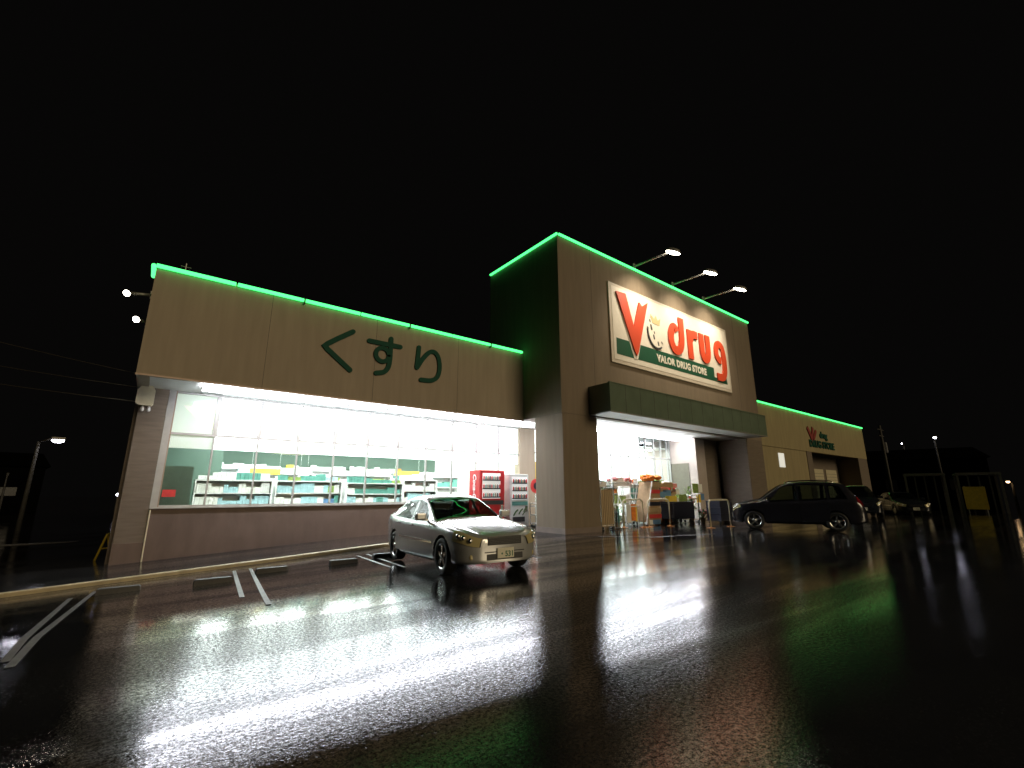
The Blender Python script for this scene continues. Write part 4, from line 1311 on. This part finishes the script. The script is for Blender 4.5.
def build_car(label, cat, loc, rotz, sp, paint, name, detail=True):
    B = Body(sp)
    t = thing(name, label, cat, loc, rotz, sp.get('group'))
    x0, x1 = sp['x0'], sp['x1']
    xs = list(np.linspace(x0, x1, int((x1 - x0) / 0.04) + 1))
    vv = [0, .33, .66] + [1 + k / 5 for k in range(0, 45)] + [10]
    xs = [float(a) for a in xs]
    holes = sp['windows']
    shield, rearw = sp['shield'], sp['rear']
    wheels = [(sp['front'], sp['wr_arch']), (sp['back'], sp['wr_arch'])]
    bm = bmesh.new()
    grid = {}
    for side in (1, -1):
        for i, x in enumerate(xs):
            for j, v in enumerate(vv):
                if side == -1 and j == len(vv) - 1:
                    grid[side, i, j] = grid[1, i, j]; continue
                p = B.pt(x, v, 0, side)
                if v < 6:
                    for cx, r in wheels:
                        dx, dz = p.x - cx, p.z - sp['wheel_r']
                        d = math.hypot(dx, dz)
                        if r - 0.001 < d < r + 0.03 and d > 0:
                            p.x = cx + dx / d * r; p.z = sp['wheel_r'] + dz / d * r
                grid[side, i, j] = bm.verts.new(p)
    def in_window(x, v):
        for (a, b, at, bt) in holes:
            if 5.15 < v < 6.82:
                tt = (v - 5.15) / 1.67
                if a + (at - a) * tt + 0.02 < x < b + (bt - b) * tt - 0.02: return True
        if v > 7.15 and (shield[0] + 0.03 < x < shield[1] - 0.03 or rearw[0] + 0.03 < x < rearw[1] - 0.03): return True
        return False
    for side in (1, -1):
        for i in range(len(xs) - 1):
            for j in range(len(vv) - 1):
                xm, vm = (xs[i] + xs[i + 1]) / 2, (vv[j] + vv[j + 1]) / 2
                if in_window(xm, vm): continue
                q = [grid[side, i, j], grid[side, i + 1, j], grid[side, i + 1, j + 1], grid[side, i, j + 1]]
                if vm < 6:
                    bad = False
                    for cx, r in wheels:
                        c = sum((p.co for p in q), Vector()) / 4
                        if math.hypot(c.x - cx, c.z - sp['wheel_r']) < r - 0.002: bad = True
                    if bad: continue
                bm.faces.new(q if side == 1 else q[::-1])
    for i in (0, len(xs) - 1):
        ring = [grid[1, i, j] for j in range(len(vv))] + [grid[-1, i, j] for j in range(len(vv) - 2, -1, -1)]
        bm.faces.new(ring if i == 0 else ring[::-1])
    body = finish("body", bm, paint, t, smooth=True, recalc=True)
    # floor pan, arches
    bm = bmesh.new()
    wmin = sp['wmid'] - 0.13
    zf = B.bot(0) + 0.02
    box(bm, x0 + 0.25, sp['back'] - sp['wr_arch'] - 0.02, -wmin + 0.1, wmin - 0.1, zf, zf + 0.03)
    box(bm, sp['back'] - sp['wr_arch'], sp['front'] + sp['wr_arch'], -wmin + 0.17, wmin - 0.17, zf, zf + 0.031)
    box(bm, sp['back'] + sp['wr_arch'], sp['front'] - sp['wr_arch'], -wmin, wmin, zf + 0.034, zf + 0.06)
    box(bm, sp['front'] + sp['wr_arch'] + 0.02, x1 - 0.2, -wmin + 0.15, wmin - 0.15, zf, zf + 0.03)
    box(bm, sp['front'] - 0.45, sp['front'] - 0.42, -wmin + 0.16, wmin - 0.16, zf + 0.05, B.belt(sp['front'] - 0.4) - 0.06)
    for cx in (sp['front'], sp['back']):
        for sd in (1, -1):
            for k in range(14):
                a0, a1 = math.pi * k / 14, math.pi * (k + 1) / 14
                r = sp['wr_arch'] + 0.012
                pts = []
                for (a, yy) in ((a0, wmin - 0.16), (a1, wmin - 0.16), (a1, sp['wmid'] - 0.03), (a0, sp['wmid'] - 0.03)):
                    pts.append(bm.verts.new((cx + r * math.cos(a), sd * yy, sp['wheel_r'] + r * math.sin(a))))
                bm.faces.new(pts)
            box(bm, cx - sp['wr_arch'], cx + sp['wr_arch'], sd * (wmin - 0.19) - 0.01, sd * (wmin - 0.19) + 0.01, zf, sp['wheel_r'] + sp['wr_arch'])
    finish("underbody", bm, M['black'], t, recalc=False)
    # glass
    finish("windshield", B.top_panel(shield[0], shield[1], 7.12, 0.004), sp.get('glass', M['carglass']), t, smooth=True)
    finish("rear_window", B.top_panel(rearw[0], rearw[1], 7.12, 0.004), sp.get('glass', M['carglass']), t, smooth=True)
    for sd in (1, -1):
        for (a, b, at, bt) in holes:
            finish("side_window", B.panel(a, b, 5.1, 6.86, 0.004, sd, 14, 8, xtop=(at, bt)), sp.get('glass', M['carglass']), t, smooth=True)
        # doors with shut lines
        for (a, b) in sp['doors']:
            d = finish("door", B.panel(a + 0.008, b - 0.008, 1.15, 4.95, 0.006, sd, 22, 14), paint, t, smooth=True)
            finish("door_gap", B.panel(a - 0.004, a + 0.004, 1.1, 4.95, 0.003, sd, 1, 14), M['black'], d)
            xh = a + 0.16
            hp = B.pt(xh, 4.0, 0.02, sd)
            bmh = bmesh.new(); box(bmh, xh - 0.1, xh + 0.1, hp.y - 0.018, hp.y + 0.018, hp.z - 0.018, hp.z + 0.018, bev=0.01); finish("door_handle", bmh, sp.get('handle', paint), d)
        if sp.get('rub'):
            finish("rub_strip", B.panel(sp['back'] + sp['wr_arch'] + 0.03, sp['front'] - sp['wr_arch'] - 0.03, 2.35, 2.62, 0.018, sd, 24, 2, thick=0.012), sp['rub'], t)
        finish("sill_trim", B.panel(sp['back'] + sp['wr_arch'] + 0.01, sp['front'] - sp['wr_arch'] - 0.01, 0.2, 0.95, 0.012, sd, 24, 3), sp.get('sill', paint), t, smooth=True)
        hl = finish("headlight", B.panel(*sp['headlight'], 0.008, sd, 14, 6, xtop=sp.get('headlight_top')), M['lens'], t, smooth=True)
        hx0, hx1, hv0, hv1 = sp['headlight']
        finish("headlight_surround", B.panel(hx0 - 0.006, hx1 + 0.004, hv0 - 0.04, hv1 + 0.03, 0.004, sd, 14, 6), M['black'], hl, smooth=True)
        for k in range(3):
            xx = hx0 + (hx1 - hx0) * (0.35 + 0.24 * k)
            pp = B.pt(xx, (hv0 + hv1) / 2, 0.006, sd)
            bmh = bmesh.new(); bmesh.ops.create_uvsphere(bmh, u_segments=12, v_segments=8, radius=0.045, matrix=Matrix.Translation(pp)); finish("lamp_bulb", bmh, M['chrome'], hl, smooth=True)
        finish("taillight", B.panel(*sp['taillight'], 0.008, sd, 10, 8), M['red_lens'], t, smooth=True)
        # mirror
        mx = sp['mirror']
        mp = B.pt(mx, 5.1, 0, sd)
        bmh = bmesh.new()
        box(bmh, mx - 0.06, mx + 0.07, mp.y + sd * 0.05 - 0.02 if sd > 0 else mp.y - 0.25, mp.y + 0.25 if sd > 0 else mp.y - 0.03, mp.z + 0.03, mp.z + 0.17, bev=0.035)
        box(bmh, mx - 0.03, mx + 0.03, min(mp.y - sd * 0.01, mp.y + sd * 0.09), max(mp.y - sd * 0.01, mp.y + sd * 0.09), mp.z + 0.02, mp.z + 0.06)
        finish("mirror", bmh, sp.get("mirror_mat", paint), t, smooth=False)
    # front and rear dressing
    xf = x1
    for (nm, ya, yb, za, zb_, m_, dd) in sp['front_boxes']:
        finish(nm, (lambda q: (box(q, xf - 0.05, xf + dd, ya, yb, za, zb_, bev=0.008), q)[1])(bmesh.new()), m_, t)
    for k in range(4):
        if sp.get('grille'):
            ga, gb, gz0, gz1 = sp['grille']
            z = gz0 + (gz1 - gz0) * (k + 0.6) / 4.4
            bx("grille_bar", (xf + 0.012, xf + 0.02, ga + 0.02, gb - 0.02, z, z + 0.008), M['dark_grey'], t)
    np_ = bx("number_plate", (xf + 0.025, xf + 0.033, -0.165, 0.165, sp['plate_z'], sp['plate_z'] + 0.165), M['plate'], t)
    if sp.get('plate_text'):
        text_mesh("plate_number", sp['plate_text'], 0.125, 0.001, M['plate_green'], np_, (xf + 0.035, -0.135, sp['plate_z'] + 0.025), (R(90), 0, R(90)), bold=0.003, sx=0.95)
    bx("number_plate", (x0 - 0.02, x0 - 0.012, -0.165, 0.165, sp['plate_z'] + 0.25, sp['plate_z'] + 0.415), M['plate'], t)
    # wheels
    r = sp['wheel_r']
    for cx in (sp['front'], sp['back']):
        for sd in (1, -1):
            yo = sd * (sp['wmid'] - 0.11)
            w = bpy.data.objects.new("wheel", None); COL.objects.link(w); w.parent = t; w.location = (cx, yo, r)
            if sd < 0: w.rotation_euler = (0, 0, math.pi)
            bm = bmesh.new()
            lathe(bm, [(r * 0.66, -0.10), (r * 0.93, -0.105), (r * 0.99, -0.07), (r, 0), (r * 0.99, 0.07), (r * 0.93, 0.105), (r * 0.68, 0.10), (r * 0.66, 0.06)], 'y', 36, close=True)
            finish("tyre", bm, M['tyre'], w, smooth=True)
            bm = bmesh.new()
            lathe(bm, [(r * 0.64, -0.09), (r * 0.69, 0.085), (r * 0.665, 0.098), (r * 0.62, 0.085), (r * 0.60, -0.08)], 'y', 36, close=True)
            n = sp.get('spokes', 5)
            for k in range(n):
                a = 2 * math.pi * k / n + 0.3
                u = Vector((math.cos(a), 0, math.sin(a))); p = Vector((-math.sin(a), 0, math.cos(a)))
                hw0, hw1 = r * 0.13, r * 0.085
                q = []
                for (dist, hw) in ((r * 0.10, hw0), (r * 0.64, hw1)):
                    for yy in (0.045, 0.085 if dist < r * .3 else 0.08):
                        q += [bm.verts.new(u * dist + p * hw + Vector((0, yy, 0))), bm.verts.new(u * dist - p * hw + Vector((0, yy, 0)))]
                a0, b0, a1, b1, c0, d0, c1, d1 = q
                for f in ((a1, b1, d1, c1), (a0, c0, d0, b0), (a0, a1, c1, c0), (b0, d0, d1, b1)):
                    bm.faces.new(f)
            lathe(bm, [(r * 0.19, 0.03), (r * 0.19, 0.08), (r * 0.14, 0.095), (r * 0.05, 0.10)], 'y', 20)
            finish("rim", bm, M['rim'], w, smooth=False)
            bm = bmesh.new(); lathe(bm, [(r * 0.58, -0.03), (r * 0.58, 0.005), (r * 0.2, 0.01)], 'y', 28); finish("brake_disc", bm, M['dark_grey'], w)
    # cabin
    zs = zf + 0.1
    for (cx, w0, w1) in ((sp['seat'], 0.12, 0.62), (sp['seat'], -0.62, -0.12)):
        bm = bmesh.new()
        box(bm, cx - 0.25, cx + 0.28, w0, w1, zs, zs + 0.22, bev=0.05)
        box(bm, cx - 0.36, cx - 0.2, w0 + 0.02, w1 - 0.02, zs + 0.2, B.top(cx) - 0.34, bev=0.05)
        box(bm, cx - 0.36, cx - 0.27, w0 + 0.13, w1 - 0.13, B.top(cx) - 0.33, B.top(cx) - 0.14, bev=0.03)
        finish("seat", bm, M['seat'], t, smooth=False)
    bm = bmesh.new()
    cx = sp['seat'] - 0.95
    box(bm, cx - 0.2, cx + 0.3, -0.6, 0.6, zs, zs + 0.22, bev=0.05)
    box(bm, cx - 0.34, cx - 0.16, -0.6, 0.6, zs + 0.2, B.belt(cx) + 0.05, bev=0.05)
    finish("rear_bench", bm, M['seat'], t)
    bm = bmesh.new()
    dx = sp['dash']
    box(bm, dx - 0.35, dx + 0.28, -wmin + 0.05, wmin - 0.05, B.belt(dx) - 0.25, B.belt(dx) - 0.03, bev=0.05)
    finish("dashboard", bm, M['black'], t)
    bm = bmesh.new()
    lathe(bm, [(0.17, -0.012), (0.185, 0), (0.17, 0.012)], 'x', 24, close=True, origin=(dx - 0.42, -0.36, B.belt(dx) - 0.02))
    finish("steering_wheel", bm, M['black'], t)
    return t

sedan = dict(x0=-2.20, x1=2.20, wheel_r=0.315, wr_arch=0.365, front=1.38, back=-1.29, wmid=0.86,
    top=[(2.20, .66), (2.14, .69), (2.0, .735), (1.6, .83), (1.2, .895), (.88, .955), (.5, 1.16), (.12, 1.345), (-.1, 1.395), (-.45, 1.415), (-.9, 1.40), (-1.2, 1.34), (-1.48, 1.20), (-1.76, 1.06), (-1.92, 1.04), (-2.1, 1.03), (-2.17, .99), (-2.2, .92)],
    belt=[(2.20, .61), (2.0, .71), (1.6, .785), (1.2, .835), (.88, .865), (.2, .885), (-.6, .905), (-1.3, .935), (-1.8, .965), (-2.1, .95), (-2.2, .86)],
    w=[(2.20, .42), (2.17, .56), (2.10, .68), (2.0, .755), (1.85, .815), (1.5, .85), (.8, .862), (0, .865), (-.8, .865), (-1.4, .858), (-1.8, .825), (-2.02, .77), (-2.14, .68), (-2.2, .54)],
    wr=[(2.2, .30), (2.0, .55), (1.4, .66), (.88, .725), (.5, .67), (.12, .62), (-.4, .61), (-1.0, .61), (-1.3, .625), (-1.70, .69), (-2.0, .67), (-2.2, .50)],
    drop=[(2.2, .03), (1.2, .045), (.88, .05), (.4, .075), (.1, .085), (-.9, .085), (-1.3, .07), (-1.7, .045), (-2.2, .03)],
    bot=[(2.2, .23), (1.9, .20), (1.0, .19), (-1.0, .19), (-1.8, .24), (-2.2, .33)],
    windows=[(-.27, .72, -.27, .20), (-1.40, -.33, -1.10, -.33)], doors=[(-.30, .80), (-1.16, -.30)],
    shield=(.14, .90), rear=(-1.76, -1.16), headlight=(1.80, 2.185, 3.45, 5.40), taillight=(-2.15, -1.86, 3.3, 5.0), mirror=.60, seat=-.15, dash=.75,
    grille=(-.33, .33, .525, .635), plate_z=.30, plate_text="・531", rub=M['chrome'], spokes=5,
    front_boxes=[("grille", -.34, .34, .515, .640, M['black'], .012), ("grille_frame", -.34, .34, .642, .652, M['chrome'], .013), ("lower_intake", -.36, .36, .275, .375, M['black'], .012), ("bumper_moulding", -.40, .40, .395, .415, M['dark_grey'], .006)])
SED = build_car("silver four door sedan parked nose out before the shop windows", "car", (5.33, 8.86, -0.035), math.atan2(-0.99, -0.11), sedan, M['silver'], "parked_sedan")
SED.rotation_euler = (0.012, -0.022, SED.rotation_euler.z)
SED.location.z = -0.055
# fog lamps
for sd in (1, -1):
    bm = bmesh.new(); lathe(bm, [(0.05, -0.03), (0.05, 0.0), (0.03, 0.012)], 'x', 14, (2.135, sd * 0.60, 0.34)); finish("fog_light", bm, M['lens'], SED)

suv = dict(x0=-2.27, x1=2.27, wheel_r=0.35, wr_arch=0.40, front=1.33, back=-1.32, wmid=0.91,
    top=[(2.27, .84), (2.2, .90), (2.0, .985), (1.5, 1.08), (1.12, 1.13), (.7, 1.36), (.3, 1.56), (.05, 1.625), (-.5, 1.67), (-1.2, 1.645), (-1.7, 1.58), (-1.95, 1.42), (-2.14, 1.16), (-2.22, 1.0), (-2.27, .85)],
    belt=[(2.27, .74), (2.0, .90), (1.5, .98), (1.1, 1.01), (.2, 1.04), (-.8, 1.08), (-1.6, 1.13), (-2.0, 1.08), (-2.2, .92), (-2.27, .78)],
    w=[(2.27, .50), (2.22, .64), (2.12, .75), (1.95, .84), (1.6, .895), (.8, .91), (0, .91), (-1.4, .905), (-1.9, .87), (-2.12, .79), (-2.22, .70), (-2.27, .60)],
    wr=[(2.27, .40), (2.0, .64), (1.4, .72), (1.12, .75), (.7, .69), (.3, .63), (0, .61), (-1.2, .60), (-1.7, .60), (-2.0, .64), (-2.27, .50)],
    drop=[(2.27, .03), (1.1, .05), (.4, .08), (0, .09), (-1.6, .09), (-2.0, .06), (-2.27, .03)],
    bot=[(2.27, .28), (1.8, .24), (-1.8, .26), (-2.27, .34)],
    windows=[(-.18, .86, -.18, .33), (-1.12, -.24, -1.12, -.24), (-1.75, -1.19, -1.55, -1.19)], doors=[(-.21, .98), (-1.15, -.21)],
    shield=(.28, 1.12), rear=(-2.14, -1.72), headlight=(1.88, 2.22, 3.9, 5.3), taillight=(-2.19, -2.02, 4.5, 6.6), mirror=.78, seat=0.0, dash=.95,
    grille=(-.40, .40, .64, .80), plate_z=.42, sill=M['dark_grey'], spokes=5, handle=M['chrome'], glass=M['darkglass'], mirror_mat=M['chrome'],
    front_boxes=[("grille", -.42, .42, .64, .80, M['black'], .012), ("lower_intake", -.46, .46, .33, .42, M['black'], .012)])
def nose(x): return x if x < 1.33 else 1.33 + (x - 1.33) * 0.80
for k in ('top', 'belt', 'w', 'wr', 'drop', 'bot'):
    suv[k] = [(nose(a), b + (0.13 * ss(1.3, 0.2, a) if k == 'top' and a > -1.9 else 0.0)) for a, b in suv[k]]
suv['x1'] = nose(suv['x1'])
suv['headlight'] = (nose(1.88), nose(2.22), 3.9, 5.3)
SUV = build_car("black crossover with silver five spoke wheels parked facing the right of the shop", "car", (20.0, 7.78, 0.0), math.atan2(0.90, -0.42), suv, M['blackpaint'], "parked_crossover")
bm = bmesh.new()
for sd in (1, -1):
    tube(bm, smooth_path([(0.1, sd * 0.60, 1.68), (0.0, sd * 0.60, 1.75), (-0.6, sd * 0.60, 1.79), (-1.3, sd * 0.60, 1.76), (-1.4, sd * 0.60, 1.69)], 4), 0.016, 6)
for v in bm.verts: v.co.z += 0.04
finish("roof_rail", bm, M['chrome'], SUV)
far1 = dict(suv); far1['group'] = "dark cars parked far right"
build_car("dark parked car behind the black crossover, half hidden", "car", (33.0, 9.2, 0.0), R(-158), far1, M['darkpaint'], "parked_car")
far2 = dict(sedan); far2['group'] = "dark cars parked far right"
build_car("dark parked sedan with dull headlights beyond the black crossover", "car", (39.5, 8.6, 0.0), R(-150), far2, M['darkpaint'], "parked_car")

# ------------------------------------------------------------------ far right: sheds, lamps, boards
def shed(x, y, rot, w, d, h, label, inner):
    t = thing("steel_shed", label, "shed", (x, y, 0), rot, "open steel sheds at the far right")
    bm = bmesh.new()
    for sx in (-w / 2, w / 2):
        box(bm, sx - 0.06, sx + 0.06, -d / 2 - 0.06, -d / 2 + 0.06, 0, h + 0.001)
        bx("corner_post", (sx - 0.06, sx + 0.06, d / 2 - 0.06, d / 2 + 0.06, 0, h), M['dim_steel'], t)
    box(bm, -w / 2 - 0.06, w / 2 + 0.06, -d / 2 - 0.07, -d / 2 + 0.07, h, h + 0.16)
    finish("frame", bm, M['dim_steel'], t)
    bx("shed_roof", (-w / 2 - 0.1, w / 2 + 0.1, -d / 2 + 0.08, d / 2 + 0.1, h + 0.01, h + 0.12), M['roof'], t)
    bx("rear_wall", (-w / 2 + 0.07, w / 2 - 0.07, d / 2 - 0.03, d / 2 + 0.02, 0, h - 0.02), M['far_dark'], t)
    for k in range(3):
        xx = -w / 2 + (k + 1) * w / 4
        bx("post", (xx - 0.04, xx + 0.04, -d / 2 - 0.03, -d / 2 + 0.03, 0, h - 0.01), M['bark_post'], t)
    return t
rot_r = R(-78)
shed(45.2, 8.25, rot_r, 2.1, 2.2, 2.55, "grey steel framed shed at the far right, the one nearer the shop", None)
shed(45.9, 5.55, rot_r, 2.1, 2.2, 2.55, "grey steel framed shed at the far right with the yellow board", None)
yb = thing("yellow_board", "yellow board standing before the far right shed", "sign board", (44.6, 5.65, 0), rot_r)
bx("panel", (-0.55, 0.55, -0.03, 0.03, 0.25, 1.75), M['stripe_yellow'], yb)
bm = bmesh.new()
for sx in (-0.45, 0.45):
    bm = bmesh.new()
    tube(bm, [(sx, 0.06, 0.0), (sx, 0.06, 1.8)], 0.03, 6)
    finish("post", bm, M['pole'], yb)

def street_lamp(x, y, h, arm, head, label, lens, hsize=0.35, r=0.08):
    z = ground_z(x, y)
    t = thing("street_lamp", label, "street lamp", (x, y, z))
    bm = bmesh.new()
    tube(bm, [(0, 0, 0), (0, 0, h * 0.5), (0, 0, h)], [r * 1.4, r * 1.1, r * 0.8], 10)
    finish("pole", bm, M['bark_post'], t, smooth=True)
    bm = bmesh.new(); tube(bm, [(0, 0, h - 0.05), (arm[0] * 0.6, arm[1] * 0.6, h + 0.18), (arm[0], arm[1], h + 0.2)], r * 0.55, 8); finish("arm", bm, M['bark_post'], t, smooth=True)
    bm = bmesh.new(); box(bm, arm[0] - hsize, arm[0] + hsize, arm[1] - hsize * 0.5, arm[1] + hsize * 0.5, h + 0.12, h + 0.26, bev=0.04); hd = finish("lamp_head", bm, M['pole'], t)
    bm = bmesh.new()
    bmesh.ops.create_uvsphere(bm, u_segments=16, v_segments=8, radius=1.0, matrix=Matrix.Translation((arm[0], arm[1], h + 0.08)) @ Matrix.Diagonal((hsize * 0.9, hsize * 0.45, 0.11, 1)))
    finish("lens", bm, lens, hd, smooth=True)
    return t
street_lamp(-4.75, 34.0, 4.45, (0.75, -0.3), None, "slim street lamp with white light at the far left", M['street_white'], 0.27)
street_lamp(62.0, 9.9, 6.6, (-0.8, -0.2), None, "tall street lamp with bluish white light beyond the sheds", M['far_white'], 0.28)
street_lamp(80.0, 16.0, 7.7, (-0.7, 0), None, "distant dim street lamp right of the shop end", M['far_white'], 0.14)
street_lamp(60.0, 5.1, 2.2, (-0.3, 0.2), None, "low warm orange lamp at the right edge", M['far_warm'], 0.28)

def utility_pole(x, y, h, label, plate):
    t = thing("utility_pole", label, "pole", (x, y, ground_z(x, y)))
    bm = bmesh.new(); tube(bm, [(0, 0, 0), (0, 0, h)], [0.14, 0.10] if not plate else [0.06, 0.05], 10); finish("pole", bm, M['bark_post'], t, smooth=True)
    if plate:
        bm = bmesh.new(); box(bm, -0.6, 0.75, -0.04, 0.04, h - 0.75, h - 0.15); finish("sign_plate", bm, M['far_dark'], t)
    else:
        bm = bmesh.new(); tube(bm, [(-0.9, 0, h - 0.4), (0.9, 0, h - 0.4)], 0.05, 6); tube(bm, [(-0.7, 0, h - 1.0), (0.7, 0, h - 1.0)], 0.05, 6); finish("crossarm", bm, M['bark_post'], t)
        bm = bmesh.new(); lathe(bm, [(0.22, h - 2.6), (0.25, h - 2.5), (0.25, h - 1.7), (0.22, h - 1.6)], 'z', 14, (0.35, 0, 0)); finish("transformer", bm, M['dark_grey'], t)
    return t
utility_pole(-5.9, 36.0, 2.9, "short grey post with a dark sign plate left of the street lamp", True)
utility_pole(54.5, 12.4, 7.6, "tall grey utility pole just right of the shop end", False)

def small_lamp(x, y, z, r, m, label):
    t = thing("marker_lamp", label, "lamp", (x, y, ground_z(x, y)))
    h = z - ground_z(x, y)
    bm = bmesh.new(); tube(bm, [(0, 0, 0), (0, 0, h - r)], 0.05, 6); finish("post", bm, M['bark_post'], t)
    bm = bmesh.new(); bmesh.ops.create_uvsphere(bm, u_segments=10, v_segments=8, radius=r, matrix=Matrix.Translation((0, 0, h))); finish("globe", bm, m, t, smooth=True)
small_lamp(-11.5, 78.0, 4.6, 0.22, M['far_red'], "small dim red lamp far left, left of the pair")
small_lamp(-10.8, 78.0, 4.55, 0.22, M['far_warm'], "small dim warm lamp far left, right of the red one")
small_lamp(-2.1, 60.0, 1.15, 0.13, M['far_white'], "tiny white lamp close to the left corner of the shop")

# far dark masses
def far_block(x, y, w, d, h, rot, label):
    t = thing("far_house", label, "building", (x, y, -0.6), rot, "unlit buildings in the distance")
    bx("wall", (-w / 2, w / 2, -d / 2, d / 2, 0, h), M['far_dark'], t)
    bm = bmesh.new()
    a = [bm.verts.new(p) for p in ((-w / 2 - .3, -d / 2 - .3, h), (w / 2 + .3, -d / 2 - .3, h), (w / 2 + .3, d / 2 + .3, h), (-w / 2 - .3, d / 2 + .3, h), (-w / 2 + .2, 0, h + 1.4), (w / 2 - .2, 0, h + 1.4))]
    for f in ((0, 1, 5, 4), (2, 3, 4, 5), (1, 2, 5), (3, 0, 4), (3, 2, 1, 0)):
        bm.faces.new([a[i] for i in f])
    finish("roof", bm, M['far_dark'], t)
    for k in range(3):
        xx = -w / 2 + w * (k + 0.5) / 3
        bx("window", (xx - 0.5, xx + 0.5, -d / 2 - 0.03, -d / 2 - 0.001, h * 0.4, h * 0.4 + 1.1), M['black'], t)
far_block(62, -3, 10, 8, 4.5, R(-80), "low unlit house at the far right edge behind the sheds")
far_block(70, 16, 16, 9, 5.5, R(-75), "long unlit building beyond the end of the shop")
far_block(-14, 62, 12, 8, 4.2, R(10), "low unlit house in the distance at the far left")

# low kerb and folded yellow stand at the left side of the shop
bm = bmesh.new(); box(bm, -9.0, -0.75, 25.0, 25.2, -0.6, -0.46); tag(finish("kerb", bm, M['concrete']), kind='structure')
ys = thing("folding_stand", "yellow folding stand leaning by the left corner of the shop", "stand", (-0.66, 17.2, ground_z(-0.66, 17.2)))
bm = bmesh.new()
tube(bm, [(-0.16, 0, 0.0), (0.0, 0.05, 0.66), (0.05, 0.06, 0.68)], 0.028, 8)
tube(bm, [(0.14, 0.1, 0.0), (0.02, 0.1, 0.64)], 0.024, 8)
finish("leg", bm, M['stripe_yellow'], ys, smooth=True)
bm = bmesh.new(); tube(bm, [(-0.1, 0.02, 0.3), (0.10, 0.1, 0.3)], 0.018, 6); finish("crossbar", bm, M['stripe_yellow'], ys)
